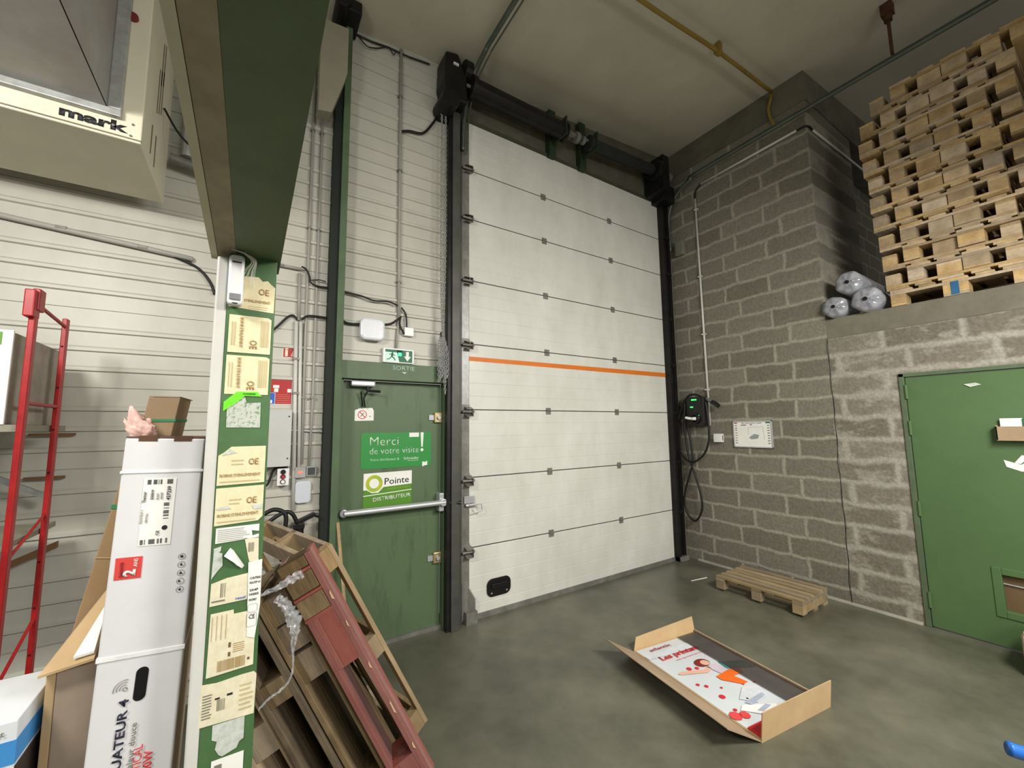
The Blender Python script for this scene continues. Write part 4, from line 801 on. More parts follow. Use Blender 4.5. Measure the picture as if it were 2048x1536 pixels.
sticker('paper_sticker', 'torn white paper fragment left of the curled paper on the column', [(-1.744, 1.36), (-1.728, 1.364), (-1.729, 1.352), (-1.733, 1.35), (-1.725, 1.345), (-1.723, 1.315), (-1.735, 1.30), (-1.746, 1.283), (-1.744, 1.34)], GLUEW)
bm = bm_new(); prism(bm, [(-1.708, CY-.004, 1.357), (-1.701, CY-.012, 1.352), (-1.675, CY-.006, 1.307), (-1.68, CY-.004, 1.30), (-1.692, CY-.008, 1.31), (-1.70, CY-.014, 1.322), (-1.721, CY-.012, 1.34)], (0, -.002, .001)); one('curled_paper', 'small curled white paper peeling off the green column', 'paper', bm, PAPER)
T = sticker('paper_sticker', 'torn delivery label with a blue word in the lower middle of the column', [(-1.746, 1.216), (-1.665, 1.206+.012), (-1.665, 1.285), (-1.712, 1.281), (-1.745, 1.272)], PAPERC)
lines(T, -1.725, -1.712, 1.235, 1.27, 3, INKG, vertical=True); lines(T, -1.742, -1.712, 1.222, 1.232, 1, INKG); text('lettering', 'rexel', (-1.69, TY, 1.222), Rv, Uv, .022, .007, SIGNB, T)
T = sticker('shipping_label', 'yellowed shipping label with barcode low on the column', [(-1.744, 1.043), (-1.643, 1.048), (-1.643, 1.187), (-1.692, 1.187), (-1.693, 1.198), (-1.742, 1.197)], PAPERC)
lines(T, -1.722, -1.662, 1.052, 1.078, 22, TAN, vertical=True, th=.5); lines(T, -1.74, -1.70, 1.13, 1.19, 4, TAN, vertical=True, th=.12); lines(T, -1.69, -1.665, 1.09, 1.115, 5, TAN)
bm = bm_new(); box(bm, (-1.70, CY-.0022, 1.106), (-1.695, CY-.0016, 1.118)); box(bm, (-1.70, CY-.0022, 1.084), (-1.695, CY-.0016, 1.094)); box(bm, (-1.657, CY-.0022, 1.064), (-1.652, CY-.0016, 1.07)); obj('printed_mark', bm, mat('brown_ink', (110, 86, 60), .6), T)
T = sticker('cable_label', 'white cable label reading CATEG, lapping over the column edge', [(-1.666, 1.313), (-1.634, 1.316), (-1.634, 1.20), (-1.637, 1.17), (-1.643, 1.115), (-1.661, 1.122)], PAPER, lift=.0022)
for s, z, ww in (('CATEG', 1.268, .024), ('F/UTP U', 1.256, .024), ('2X4P', 1.237, .02), ('10203', 1.226, .021), ('IVORY', 1.212, .018)): text('lettering', s, (-1.66, CY-.003, z), Rv, (0, 0, 1), ww, .0055, INK, T, bold=.01)
text('lettering', 'CE', (-1.658, CY-.003, 1.166), Rv, Uv, .013, .011, INK, T)
bm = bm_new(); tube(bm, rrect((-1.652, CY-.003, 1.163), .022, .034, .005, (1, 0, 0), (0, 0, 1), 3), .0004, 4, closed=True); tube(bm, rrect((-1.651, CY-.003, 1.193), .022, .02, .005, (1, 0, 0), (0, 0, 1), 3), .0004, 4, closed=True); obj('printed_outline', bm, INKG, T)
T = sticker('shipping_label', 'cream shipping label with black bars under the yellowed one', [(-1.755, .93), (-1.636, .925), (-1.634, 1.022), (-1.64, 1.03), (-1.67, 1.03), (-1.72, 1.026), (-1.752, 1.03)], PAPERC)
lines(T, -1.748, -1.728, .945, 1.005, 9, INKG, th=.4); lines(T, -1.718, -1.70, .958, .985, 7, INKG, vertical=True); lines(T, -1.67, -1.64, .94, 1.01, 6, FA)
bm = bm_new(); box(bm, (-1.722, CY-.0022, .986), (-1.712, CY-.0016, .99)); box(bm, (-1.697, CY-.0022, .988), (-1.685, CY-.0016, .993)); obj('printed_mark', bm, INK, T)
sticker('sticker_residue', 'ragged white glue patch near the bottom of the column view', [(-1.724, .926), (-1.656, .925), (-1.656, .873), (-1.665, .868), (-1.67, .855), (-1.70, .846), (-1.708, .852), (-1.716, .868), (-1.713, .885), (-1.724, .892)], GLUEW)
T = sticker('paper_sticker', 'lowest white sticker with a grey picture on the column', [(-1.722, .79), (-1.654, .79), (-1.654, .842), (-1.722, .842)], PAPER); bm = bm_new(); sheet(bm, [(-1.715, .80), (-1.70, .80), (-1.70, .83), (-1.715, .83)], lift=.002); obj('printed_picture', bm, INKG, T)

# ================================================================ boxes at the left
# tall white radiator carton
lean = Matrix.Translation((-1.972-.027, -1.92, .0052)) @ Matrix.Rotation(math.radians(1.75), 4, 'Y')
T = thing('radiator_carton', 'tall narrow white radiator carton standing beside the stickered column', 'box', mtx=lean)
BW, BD, BH = .166, .26, 1.658
X3, Z3 = V((1, 0, 0)), V((0, 0, 1))
def lb(p, q, n, m, par=T, **k):
    bm = bm_new(); box(bm, p, q); return obj(n, bm, m, par, world=False, **k)
lb((0, 0, 0), (BW, BD, BH-.012), 'carton_body', CARDW, bevel=.004)
lb((BW-.0005, .004, .01), (BW+.0015, BD-.004, BH-.02), 'side_panel', CARD)
lb((.001, .001, BH-.0115), (BW-.001, BD-.001, BH-.008), 'lid_edge', mat('dark_brown_card', (104, 74, 62), .8))
for x in (.026, .098): lb((x, -.001, BH-.020), (x+.038, .01, BH-.005), 'lid_slot', mat('slot_brown', (86, 62, 44), .8))
lb((-.002, -.002, 1.556), (BW+.002, BD+.002, 1.562), 'strap', mat('clear_white_strap', (236, 236, 236), .3))
bm = bm_new(); prism(bm, [(-.002, -.002, 1.105), (BW+.002, -.002, 1.098), (BW+.002, -.002, 1.108), (-.002, -.002, 1.115)], (0, BD+.002, 0)); obj('strap', bm, MC['clear_white_strap'], T, world=False)
def face(x, z): return (x-(-1.972-.027)-.0305*z, z)   # wall position on the leaning carton face
def fq(bm, pts, y=-.0005, th=.0006): prism(bm, [(face(x, z)[0], y, z) for x, z in pts], (0, -th, 0))
bm = bm_new(); fq(bm, [(-1.906, 1.542), (-1.839, 1.541), (-1.843, 1.369), (-1.908, 1.371)]); P = obj('product_label', bm, PAPER, T, world=False)
def ft(s, x, z, w_, h_, m, bold=0, par=T): text('lettering', s, (face(x, z)[0], -.0016, z), (0, 0, 1), (-1, 0, 0), w_, h_, m, par, world=False, bold=bold)
ft('427239', -1.850, 1.484, .036, .008, INK, .01); ft('2000W', -1.884, 1.487, .026, .006, INK); ft('Thermor', -1.899, 1.48, .028, .007, INK); ft('ÉQUATEUR 4', -1.903, 1.428, .034, .005, INKG); ft('VERTICAL', -1.893, 1.428, .025, .004, INKG); ft('BLANC', -1.874, 1.487, .016, .004, INKG); ft('GRANIT', -1.866, 1.487, .018, .004, INKG)
bm = bm_new()
for i in range(26):
    x = -1.898+.0020*i
    if rnd.random() < .75: fq(bm, [(x, 1.526), (x+.0012, 1.526), (x+.0012, 1.538), (x, 1.538)], y=-.0012)
obj('barcode', bm, INK, T, world=False); bm = bm_new()
for i in range(26):
    x = -1.904+.0021*i
    if rnd.random() < .75: fq(bm, [(x, 1.374), (x+.0012, 1.374), (x+.0012, 1.386), (x, 1.386)], y=-.0012)
obj('barcode', bm, INK, T, world=False); bm = bm_new()
for i in range(20):
    z = 1.434+.0022*i
    if rnd.random() < .75: fq(bm, [(-1.862, z), (-1.851, z), (-1.851, z+.0013), (-1.862, z+.0013)], y=-.0012)
obj('barcode', bm, INK, T, world=False)
ft('CE', -1.868, 1.395, .012, .006, INK)
bm = bm_new(); c = face(-1.857, 1.413); prism(bm, disc((c[0], -.0012, c[1]), .006, (1, 0, 0), (0, 0, 1), 14), (0, -.0006, 0)); obj('printed_mark', bm, INK, T, world=False)
bm = bm_new(); fq(bm, [(-1.947, 1.347), (-1.896, 1.346), (-1.897, 1.293), (-1.948, 1.294)]); obj('red_square', bm, mat('coral_red_print', (218, 74, 68), .5), T, world=False)
ft('2', -1.908, 1.300, .016, .024, PAPER, .04); ft('ANS', -1.905, 1.322, .02, .008, PAPER); ft('GARANTIE', -1.932, 1.30, .036, .006, mat('dark_red_ink', (120, 30, 34), .6))
for i, z in enumerate((1.334, 1.313, 1.292, 1.271, 1.250)):
    bm = bm_new(); c = face(-1.8165, z); tube(bm, disc((c[0], -.001, z), .0075, (1, 0, 0), (0, 0, 1), 16), .0005, 4, closed=True); P = obj('handling_icon', bm, INKG, T, world=False)
    bm = bm_new()
    sh = [[(-.003, -.003), (.003, -.003), (.003, .003), (-.003, .003)], [(-.003, 0), (0, .004), (.003, 0), (0, -.004)], [(-.004, -.003), (.004, -.003), (0, .004)], [(-.004, -.0025), (0, -.0025), (0, .0025), (-.004, .0025)], [(-.004, 0), (.002, .004), (.002, -.004)]][i]
    prism(bm, [(c[0]+a, -.0012, z+b) for a, b in sh], (0, -.0006, 0)); obj('icon_mark', bm, INK, P, world=False)
bm = bm_new(); c = face(-1.880, 1.035); prism(bm, rrect((c[0], -.0012, 1.035), .024, .078, .0115, (1, 0, 0), (.02, 0, 1), 6), (0, .03, 0)); obj('hand_hole', bm, mat('hole_black', (4, 4, 4), .95), T, world=False)
for i, r in enumerate((.004, .010, .016, .022)):
    bm = bm_new(); c = face(-1.909, 1.031); n = 24 if i == 0 else 10
    pts = [(c[0]+math.cos(a)*r, -.0012, c[1]+math.sin(a)*r) for a in [(2*math.pi*k/n) if i == 0 else math.radians(80+110*k/n) for k in range(n+(i > 0))]]
    tube(bm, pts, .0007, 4, closed=(i == 0)); obj('signal_arc', bm, INKG, T, world=False)
ft('ÉQUATEUR 4', -1.903, .805, .203, .026, NAVY, .018)
ft('Radiateur chaleur douce', -1.8875, .735, .212, .011, INKG); ft('VERTICAL', -1.869, .80, .092, .017, PINKINK); ft('2000W', -1.848, .80, .073, .018, PINKINK, .02)
# carton and tissue on top
T = thing('small_carton', 'small brown carton with a green band on top of the white radiator carton', 'box', (-1.905, -1.72, BH-.008))
bm = bm_new(); o_ = V((-1.952, -1.76, BH-.0065)); quadbox(bm, o_, (.074, .0, -.0), (.02, .07, 0), (.016, 0, .116)); obj('carton_body', bm, CARD, T, bevel=.002)
bm = bm_new(); quadbox(bm, V((-1.9475, -1.7615, BH+.037)), (.077, 0, -.0), (.02, .073, 0), (.001, 0, .008)); obj('green_band', bm, mat('green_strap', (60, 140, 96), .5), T)
bm = bm_new(); prism(bm, [(-1.935, -1.76, BH+.1105), (-1.863, -1.76, BH+.1105), (-1.838, -1.70, BH+.104), (-1.85, -1.72, BH+.105)], (0, 0, .003)); obj('flap', bm, CARD, T)
bm = bm_new(); bmesh.ops.create_icosphere(bm, subdivisions=4, radius=1)
for v in bm.verts:
    d = v.co.copy(); k = 1+.22*math.sin(5*d.x+3*d.z)+.16*math.sin(9*d.y+4*d.x)+.08*math.sin(17*d.z+6*d.x)
    v.co = V((d.x*.03*k+(-1.935-.022*max(0, d.z)), d.y*.022*k-1.80, max(0, (d.z+.75)*.038*k)+BH-.008))
one('tissue_paper', 'crumpled pale pink tissue paper on top of the white radiator carton', 'paper', bm, PINK, shade=True)
# leaning brown cardboard slab behind
sl = math.radians(-10.3)
M4 = Matrix.Translation((-2.235, -1.60, .0215)) @ Matrix.Rotation(math.radians(10.2), 4, 'Y')
T = thing('leaning_carton', 'tall brown flat carton leaning to the right behind the white one', 'box', mtx=M4)
bm = bm_new(); box(bm, (-.045, 0, 0), (.12, .10, 1.60)); obj('carton_body', bm, CARD, T, world=False, bevel=.003)
bm = bm_new(); box(bm, (-.047, -.002, 1.425), (.122, .10, 1.437)); obj('green_band', bm, MC['green_strap'], T, world=False)
bm = bm_new(); box(bm, (-.047, -.002, 1.28), (.122, 0, 1.283)); obj('crease', bm, CARDL, T, world=False)
# large brown carton in front
T = thing('brown_carton', 'large brown carton with sagging taped top behind the white radiator carton', 'box', (-1.98, -1.6, 0))
bm = bm_new(); prism(bm, [(-2.062, -1.80, 0), (-2.003, -1.80, 0), (-1.975, -1.80, 1.066), (-2.062, -1.80, 1.066)], (0, .18, 0)); obj('carton_body', bm, CARD, T, bevel=.003)
bm = bm_new(); box(bm, (-2.080, -1.80, 0), (-2.0625, -1.62, 1.07)); obj('side_flap', bm, CARDL, T, bevel=.002)
bm = bm_new(); prism(bm, [(-2.088, -1.825, 1.068), (-1.99, -1.825, 1.082), (-1.99, -1.63, 1.23), (-2.00, -1.63, 1.22), (-2.075, -1.63, 1.10)], (0, 0, .006)); P = obj('top_flap', bm, CARDL, T)
bm = bm_new(); prism(bm, [(-2.04, -1.76, 1.105+.0), (-1.985, -1.76, 1.137), (-1.985, -1.74, 1.155), (-2.04, -1.74, 1.119)], (0, 0, .01)); obj('printed_tape', bm, mat('beige_tape', (196, 184, 160), .4, rgb2=(90, 80, 66), scale=120, thr=(.35, .45)), T)
bm = bm_new(); prism(bm, [(-2.03, -1.82, 1.094), (-1.992, -1.82, 1.098), (-1.992, -1.72, 1.185), (-1.997, -1.72, 1.18)], (0, 0, .006)); one('paper_sheet', 'white sheet of paper tucked on the brown carton beside the white one', 'paper', bm, PAPER)
# white and blue carton at the lower left
T = thing('blue_band_carton', 'white carton with a blue band in the lower left corner', 'box', (-2.15, -1.9, 0))
bm = bm_new(); box(bm, (-2.35, -1.90, 0), (-2.092, -1.65, 1.02)); obj('carton_body', bm, mat('carton_white', (214, 218, 222), .5, var=.03), T, bevel=.003)
bm = bm_new(); box(bm, (-2.352, -1.9012, .928), (-2.0905, -1.648, .978)); obj('blue_band', bm, BLUE, T)
text('lettering', 'airmat', (-2.16, -1.9015, .992), (1, 0, .0), Uv, .05, .011, INKG, T)
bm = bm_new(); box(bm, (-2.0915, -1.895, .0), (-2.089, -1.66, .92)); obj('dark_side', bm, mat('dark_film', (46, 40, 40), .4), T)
# red rack
T = thing('red_rack', 'bright red steel rack upright with rungs at the left edge', 'rack', (-2.5, -.55, 0))
rx = -2.5
bm = bm_new(); box(bm, (rx-.011, -.772, 0), (rx+.010, -.735, 2.20)); obj('front_post', bm, RED, T, bevel=.004)
bm = bm_new(); box(bm, (rx-.010, -.412, 0), (rx+.010, -.375, 2.245)); obj('rear_post', bm, RED, T, bevel=.004)
bm = bm_new(); box(bm, (rx-.022, -.80, 2.165), (rx+.012, -.735, 2.285)); box(bm, (rx-.008, -.77, 2.20), (rx+.018, -.71, 2.297)); obj('top_bracket', bm, RED, T, bevel=.005)
bm = bm_new(); tube(bm, [(rx, -.735, 2.235), (rx, -.41, 2.205)], .008, 8); obj('rung', bm, RED, T)
bm = bm_new(); tube(bm, [(rx, -.735, 1.795), (rx, -.41, 1.795)], .009, 8); obj('rung', bm, RED, T)
bm = bm_new(); tube(bm, [(rx, -.75, 1.14), (rx, -.41, 1.27)], .006, 8); obj('brace', bm, RED, T)
bm = bm_new(); tube(bm, [(rx, -.75, .62), (rx, -.41, .79)], .007, 8); obj('brace', bm, RED, T)
for i in range(9):
    bm = bm_new(); z = 2.10-.21*i; cyl(bm, (rx+.0, -.4125, z), (rx+.0, -.4145, z), .005, 8); obj('post_hole', bm, mat('dark_hole', (50, 8, 8), .8), T)
bm = bm_new(); box(bm, (-3.4, -.75, 1.672), (rx-.014, -.20, 1.702)); obj('shelf', bm, mat('dusty_grey_shelf', (140, 136, 120), .7), T)
bm = bm_new(); box(bm, (-3.4, -.75, 1.18), (rx-.014, -.20, 1.205)); obj('shelf', bm, mat('dusty_grey_shelf', (140, 136, 120), .7), T)
T = thing('shelf_carton', 'white carton with green and grey printing on the red rack shelf', 'box', (-2.75, -.5, 1.703))
bm = bm_new(); box(bm, (-3.05, -.755, 1.703), (-2.552, -.745, 2.105)); obj('front_panel', bm, PAPER, T)
bm = bm_new(); box(bm, (-3.05, -.744, 1.703), (-2.556, -.21, 2.10)); obj('carton_body', bm, GREYC, T, bevel=.003)
bm = bm_new(); box(bm, (-2.64, -.757, 2.04), (-2.583, -.755, 2.095)); obj('green_print', bm, STG2, T)
bm = bm_new()
for i in range(3): box(bm, (-2.64, -.757, 2.01-.027*i), (-2.588, -.755, 2.03-.027*i))
obj('grey_print', bm, mat('mid_grey_print', (150, 154, 160), .5), T)
bm = bm_new(); box(bm, (-2.63, -.757, 1.925), (-2.594, -.755, 1.942)); obj('red_print', bm, SIGNR, T)
# small brackets / battens on the wall behind the rack
for (x0, x1, z, lab) in ((-2.70, -2.52, 1.655, 'thin brown batten on the cladding just under the rack shelf'), (-2.70, -2.545, 1.417, 'thin brown batten on the cladding below the middle of the rack')):
    bm = bm_new(); box(bm, (x0, -.03, z-.008), (x1, -.012, z+.008)); one('wooden_batten', lab, 'batten', bm, mat('batten_wood', (120, 90, 60), .8))
bm = bm_new(); quadbox(bm, (-2.78, -.10, .93), (.25, 0, .115), (0, .03, 0), (0, 0, .035)); one('wooden_plank', 'sloping wooden plank behind the lower part of the red rack', 'plank', bm, MC['batten_wood'])
bm = bm_new(); quadbox(bm, (-2.85, -.12, 1.47), (.28, 0, -.17), (0, .02, 0), (0, 0, .03)); one('metal_strip', 'bright sloping metal strip behind the red rack', 'strip', bm, GALV)
T = thing('storage_crate', 'dark plastic crate on the floor behind the red rack', 'crate', (-2.75, -.5, 0))
bm = bm_new(); box(bm, (-3.3, -.72, 0), (-2.56, -.14, .30)); obj('crate_body', bm, mat('dark_grey_plastic', (36, 36, 38), .5), T, bevel=.01)

# ================================================================ heater
T = thing('gas_heater', 'cream gas air heater with a galvanised duct hanging at the upper left', 'heater', (-2.7, -.5, 3.07))
bm = bm_new(); box(bm, (-3.5, -.80, 3.072), (-2.196, -.17, 4.1)); obj('casing', bm, CREAM, T, bevel=.006)
bm = bm_new(); box(bm, (-3.5, -.803, 3.082), (-2.193, -.799, 3.088)); obj('casing_seam', bm, mat('seam_brown', (120, 110, 90), .7), T)
bm = bm_new()
for (y0, z0, n) in ((-.55, 3.42, 3), (-.5, 3.62, 2)):
    for i in range(n): box(bm, (-2.1965, y0+.05*i, z0+.03*i), (-2.1935, y0+.012+.05*i, z0+.26+.03*i))
for i in range(2): box(bm, (-2.1965, -.62+.10*i, 3.14-.02*i), (-2.1935, -.605+.10*i, 3.30))
obj('side_louvre', bm, mat('slot_brown2', (110, 100, 80), .8), T)
bm = bm_new()
x0, x1, zb, zt, yf = -3.2, -2.32, 3.20, 3.85, -1.6
for p, q in (((x0, yf, zb), (x1, -.80, zb+.004)), ((x1-.004, yf, zb), (x1, -.80, zt)), ((x0, yf, zb), (x0+.004, -.80, zt)), ((x0, yf, zt), (x1, -.80, zt+.004))): box(bm, p, q)
obj('outlet_duct', bm, mat('duct_sheet_metal', (168, 170, 168), .4, .25, rgb2=(150, 136, 130), scale=2.5), T)
bm = bm_new(); box(bm, (x0, -.83, zb-.035), (x1+.05, -.80, zb)); box(bm, (x1, -.83, zb), (x1+.05, -.80, zt)); obj('duct_flange', bm, GALV, T, bevel=.004)
bm = bm_new(); cyl(bm, (-2.265, -.80, 3.72), (-2.265, -.815, 3.72), .022, 14); obj('red_button', bm, mat('dark_red_plastic', (120, 40, 44), .4), T)
text('lettering', 'mark', (-2.480, -.8005, 3.105), X_, Z_, .235, .052, INK, T, bold=.045)
bm = bm_new()
for (x, z) in ((-2.30, 3.13), (-2.235, 3.10), (-2.23, 3.16)): cyl(bm, (x, -.80, z), (x, -.803, z), .006, 8)
obj('screw', bm, GALVD, T)
cable('heater_cable', 'thin black cable between the heater and the beam', [(-2.19, -.4, 3.55), (-2.12, -.42, 3.42), (-2.05, -.44, 3.34), (-1.98, -.44, 3.30)], .006)
bm = bm_new(); tube(bm, [(-2.194, -.1, 3.42), (-1.8, -.1, 3.36)], .03, 12); one('heater_pipe', 'grey pipe emerging from the right side of the gas heater', 'pipe', bm, GALVD)
bm = bm_new(); tube(bm, [(-2.11, -.10, 4.6), (-2.11, -.10, 3.45)], .035, 12); one('flue_pipe', 'vertical grey flue pipe behind the gas heater', 'pipe', bm, GALV)

# ================================================================ fire extinguisher
T = thing('fire_extinguisher', 'red fire extinguisher with black handle behind the leaning pallets', 'fire extinguisher', (-1.36, -.12, .3))
bm = bm_new(); tube(bm, [(-1.36, -.12, .3), (-1.36, -.12, .32), (-1.36, -.12, .86), (-1.36, -.12, .91), (-1.36, -.12, .945), (-1.36, -.12, .955)], .08, 24, radii=[.07, .08, .08, .07, .035, .025]); obj('cylinder', bm, RED, T, shade=True)
bm = bm_new(); cyl(bm, (-1.36, -.12, .95), (-1.36, -.12, 1.01), .028, 12); box(bm, (-1.40, -.15, .99), (-1.33, -.09, 1.03)); obj('valve', bm, BLKP, T, bevel=.006)
bm = bm_new(); quadbox(bm, (-1.385, -.15, 1.015), (.12, 0, .05), (0, .04, 0), (-.008, 0, .03)); quadbox(bm, (-1.27, -.15, 1.06), (.03, 0, -.012), (0, .04, 0), (.0, 0, .028)); obj('lever', bm, BLKP, T, bevel=.006)
bm = bm_new(); tube(bm, smooth([(-1.375, -.14, 1.03), (-1.41, -.15, 1.10), (-1.46, -.15, 1.115), (-1.55, -.15, 1.06), (-1.60, -.15, 1.0)], 5), .013, 8); tube(bm, smooth([(-1.60, -.15, 1.10), (-1.52, -.15, 1.14), (-1.45, -.15, 1.10), (-1.45, -.15, .98), (-1.46, -.15, .80)], 5), .014, 8); obj('hose', bm, BLKC, T, shade=True)

# loose lath and stretch film among the leaning pallets
bm = bm_new(); quadbox(bm, (-1.04, -.30, 0), (-.085, .17, 1.0), (.022, .01, 0), (.0, .01, 0)); one('wooden_lath', 'thin pale wooden lath standing up against the green exit door', 'lath', bm, WOOD)

def crumple(name, label, path, widths, y, m, loc=None):
    bm = bm_new(); sp = smooth([near((p[0], y, p[1]), .955) for p in path], 8); n = len(sp); rows = []
    for i, p in enumerate(sp):
        d = (sp[min(i+1, n-1)]-sp[max(i-1, 0)]).normalized(); a = V((0, 1, 0)).cross(d).normalized()
        t = i/(n-1)*(len(widths)-1); k = int(min(t, len(widths)-2)); wd = widths[k]+(widths[k+1]-widths[k])*(t-k)
        rows.append([bm.verts.new(p+a*wd*(j/6-.5)*(1+.25*rnd.uniform(-1, 1))+V((0, rnd.uniform(-.012, .006)*min(1, wd/.02), 0))) for j in range(7)])
    for A, B in zip(rows, rows[1:]):
        for j in range(6): bm.faces.new((A[j], A[j+1], B[j+1], B[j]))
    return one(name, label, 'film', bm, m, loc=loc, shade=True)
crumple('stretch_film', 'shiny torn strip of clear film lying across the top of the leaning pallets', [(-1.61, 1.005), (-1.56, 1.02), (-1.505, 1.045), (-1.46, 1.06)], [.012, .02, .035, .03], -1.345, FILM)
crumple('stretch_film', 'crumpled hanging strip of clear film trailing down beside the column', [(-1.555, .99), (-1.52, .95), (-1.49, .89), (-1.485, .835), (-1.487, .76), (-1.485, .70), (-1.498, .655), (-1.525, .63), (-1.567, .61), (-1.60, .58)], [.03, .04, .05, .03, .008, .007, .008, .009, .008, .007], -1.365, FILM)

# ================================================================ cardboard display on the floor
ang = math.radians(-7.3)
M4 = Matrix.Translation((.665, -2.085, 0)) @ Matrix.Rotation(ang, 4, 'Z')
T = thing('cardboard_tray', 'opened shallow cardboard tray on the floor with flaps folded up', 'tray', mtx=M4)
TW, TL = .632, .965
def tb(pts, nrm, n, m):
    bm = bm_new(); prism(bm, pts, nrm); return obj(n, bm, m, T, world=False)
tb([(0, 0, .002), (TW, 0, .002), (TW, TL, .002), (0, TL, .002)], (0, 0, .012), 'base', CARDL)
tb([(0, 0, .0), (TW, 0, .0), (TW+.0, -.015, .155), (0.0, -.015, .155)], (0, .005, .0), 'near_flap', CARDL)
tb([(0, TL, .0), (TW, TL, .0), (TW+.03, TL+.05, .105), (.05, TL+.03, .085)], (0, .005, 0), 'far_flap', CARDL)
tb([(0, 0, .004), (0, TL, .004), (-.215, TL+.05, .118), (-.215, .03, .112)], (0, 0, .005), 'left_flap', CARD)
tb([(TW-.012, 0, .014), (TW, 0, .014), (TW, TL, .014), (TW-.012, TL, .014)], (0, 0, .02), 'right_lip', CARD)
P = T
PM = M4 @ Matrix.Translation((.008, .088, .020))
T = thing('advertising_poster', 'glossy advertising poster lying in the cardboard tray', 'poster', mtx=PM)
pw, pl = .60, .865
def pt(u, v, z=0): return (u*pw, (1-v)*pl, z)
def poly(uv, n, m, z=.001, par=None):
    bm = bm_new(); prism(bm, [pt(u, v, z) for u, v in uv], (0, 0, .0005)); return obj(n, bm, m, par or T, world=False)
poly([(0, 0), (1, 0), (1, 1), (0, 1)], 'sheet', mat('poster_gloss_paper', (200, 206, 210), .25, var=.02), z=-.004)
poly([(0, .10), (1, .10), (1, .19), (0, .16)], 'grey_band', GREYP, z=.0)
P_text = dict(world=False)
def ptext(s, u, v, w_, h_, m, bold=0): text('lettering', s, pt(u, v, .0012), (1, 0, 0), (0, 1, 0), w_*pw, h_*pl, m, T, world=False, bold=bold, depth=.0004)
ptext('atlantic', .14, .075, .34, .035, mat('magenta_ink', (170, 50, 90), .5), .01); ptext('Les printani', .13, .235, .60, .075, REDP, .03); ptext('ères reprennent des couleurs', .28, .272, .5, .02, PINKINK)
def blob(u, v, ru, rv, n, m, z=.001, k=18, a0=0): poly([(u+ru*math.cos(2*math.pi*i/k)*math.cos(a0)-rv*math.sin(2*math.pi*i/k)*math.sin(a0)*pl/pw, v+(ru*math.cos(2*math.pi*i/k)*math.sin(a0)*pw/pl+rv*math.sin(2*math.pi*i/k)*math.cos(a0))) for i in range(k)], n, m, z)
blob(.50, .375, .10, .05, 'hair', HAIR); blob(.53, .385, .055, .034, 'face', SKINP, .0016)
poly([(.08, .40), (.14, .39), (.42, .45), (.50, .43), (.50, .47), (.40, .49), (.10, .42)], 'arm', SKINP)
poly([(.48, .43), (.62, .43), (.66, .53), (.52, .56)], 'shirt', LILAC)
poly([(.42, .55), (.66, .53), (.78, .56), (.76, .61), (.60, .60), (.64, .70), (.56, .70), (.42, .60)], 'trousers', ORP, .0014)
poly([(.68, .42), (.98, .50), (.98, .60), (.66, .52)], 'teal_strip', TEAL)
for i, (u, v, r) in enumerate(((.27, .39, .03), (.36, .41, .025), (.12, .56, .02), (.18, .60, .022), (.18, .73, .032), (.30, .66, .014), (.56, .70, .014), (.12, .86, .02), (.05, .90, .06), (.14, .92, .05), (.38, .82, .012), (.70, .72, .014))): blob(u, v, r, r*.7, 'petal', REDP if i not in (8, 9) else PINKINK, .0012, 8)
poly([(.30, .80), (.50, .72), (.66, .76), (.62, .86), (.42, .88)], 'appliance', GREYP, .0012); poly([(.16, .88), (.24, .85), (.56, .94), (.50, 1.0), (.34, .99)], 'appliance', WHITE, .0014); poly([(.30, .84), (.60, .82), (.60, .85), (.34, .88)], 'appliance_shade', mat('blue_grey_print', (166, 174, 192), .5), .0016)
poly([(.30, .93), (.46, .91), (.50, .935), (.34, .955)], 'appliance_grille', MC['blue_grey_print'], .0018)
bm = bm_new(); prism(bm, [PM @ V(pt(u, v, .0035)) for u, v in ((.69, -.0), (1.03, 0.0), (1.03, 1.0), (.69, .985))], (0, 0, .0008)); one('reflection_sheet', 'dark translucent sheet imitating a reflection on the right third of the poster', 'film', bm, REFL_TINT)  # sheet added to imitate the dark reflection on the poster's gloss
bm = bm_new(); q = T.matrix_basis
prism(bm, [M4 @ V(p) for p in ((.012, .008, .0145), (.40, .008, .0145), (.39, .06, .0145), (.30, .084, .0145), (.012, .084, .0145))], (0, 0, .010)); one('red_fabric', 'bright red cloth showing at the near end of the cardboard tray', 'cloth', bm, REDP)

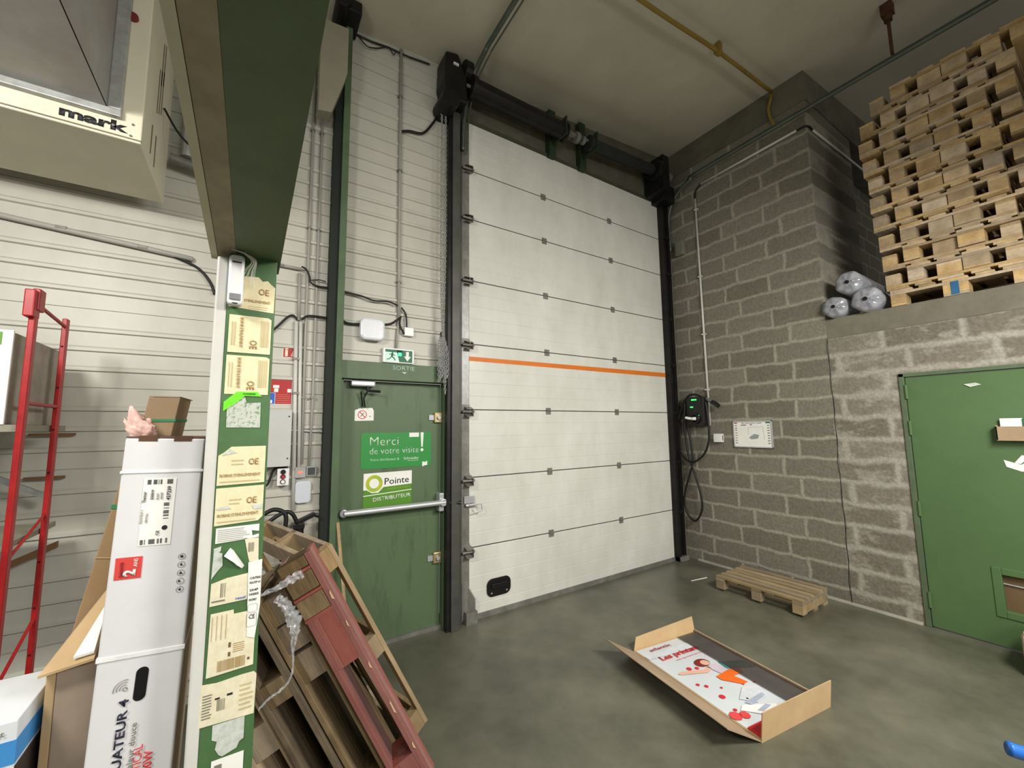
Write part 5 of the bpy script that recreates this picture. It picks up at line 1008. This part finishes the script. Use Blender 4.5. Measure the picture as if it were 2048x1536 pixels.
# plastic wrapped rolls on the ledge
for i, (y, z, r, lab) in enumerate(((-1.79, LEDGE+.10, .10, 'left small plastic wrapped roll at the end of the block ledge'), (-2.035, LEDGE+.112, .112, 'right large plastic wrapped roll on the ledge beside the pallets'), (-1.915, LEDGE+.308, .105, 'top plastic wrapped roll lying on the two others'))):
    T = thing('wrapped_roll', lab, 'roll', (3.35, y, z-r), group='plastic wrapped rolls on the ledge')
    bm = bm_new(); n = 28; xs = [0, .012, .03, .3, .62, .66]; rads = [.35, .78, 1, 1.02, 1, .6]
    rings = []
    for j, (xx, k) in enumerate(zip(xs, rads)):
        rings.append([bm.verts.new((3.02+xx+.006*math.sin(a*7+i), y+math.cos(a)*r*k*(1+.035*math.sin(5*a+j+i)), z+math.sin(a)*r*k*(1+.035*math.sin(5*a+j+i)))) for a in [2*math.pi*q/n for q in range(n)]])
    for A, B in zip(rings, rings[1:]):
        for q in range(n): bm.faces.new((A[q], A[(q+1) % n], B[(q+1) % n], B[q]))
    bm.faces.new(rings[-1]); bm.faces.new(rings[0][::-1])
    obj('plastic_film', bm, ROLLF, T, shade=True)
    bm = bm_new(); cyl(bm, (3.012, y, z), (3.03, y, z), r*.16, 12); obj('core_hole', bm, BLKP, T)
# blue pallet truck handle and pale carton corner at the right edge
bm = bm_new(); tube(bm, smooth([(1.0, -2.905, .335), (1.04, -2.955, .325), (1.2, -3.12, .30), (1.45, -3.4, .27)], 5), .026, 12, radii=None); one('blue_pipe', 'bright blue bent pipe poking in at the lower right corner', 'pipe', bm, BLUEP, shade=True)
T = thing('wrapped_parcel', 'pale beige parcel just entering the frame at the right edge', 'parcel', (2.8, -2.98, 0))
bm = bm_new(); box(bm, (2.66, -3.22, 0), (2.98, -2.745, .29)); obj('parcel_body', bm, mat('beige_parcel', (200, 178, 158), .7), T, bevel=.04)
# debris
bm = bm_new(); prism(bm, [(2.4, -.52, .0), (2.62, -.56, .0), (2.63, -.545, .0), (2.4, -.51, .0)], (0, 0, .003)); one('white_strap_scrap', 'thin white strip lying on the floor behind the small pallet', 'strip', bm, PAPER)
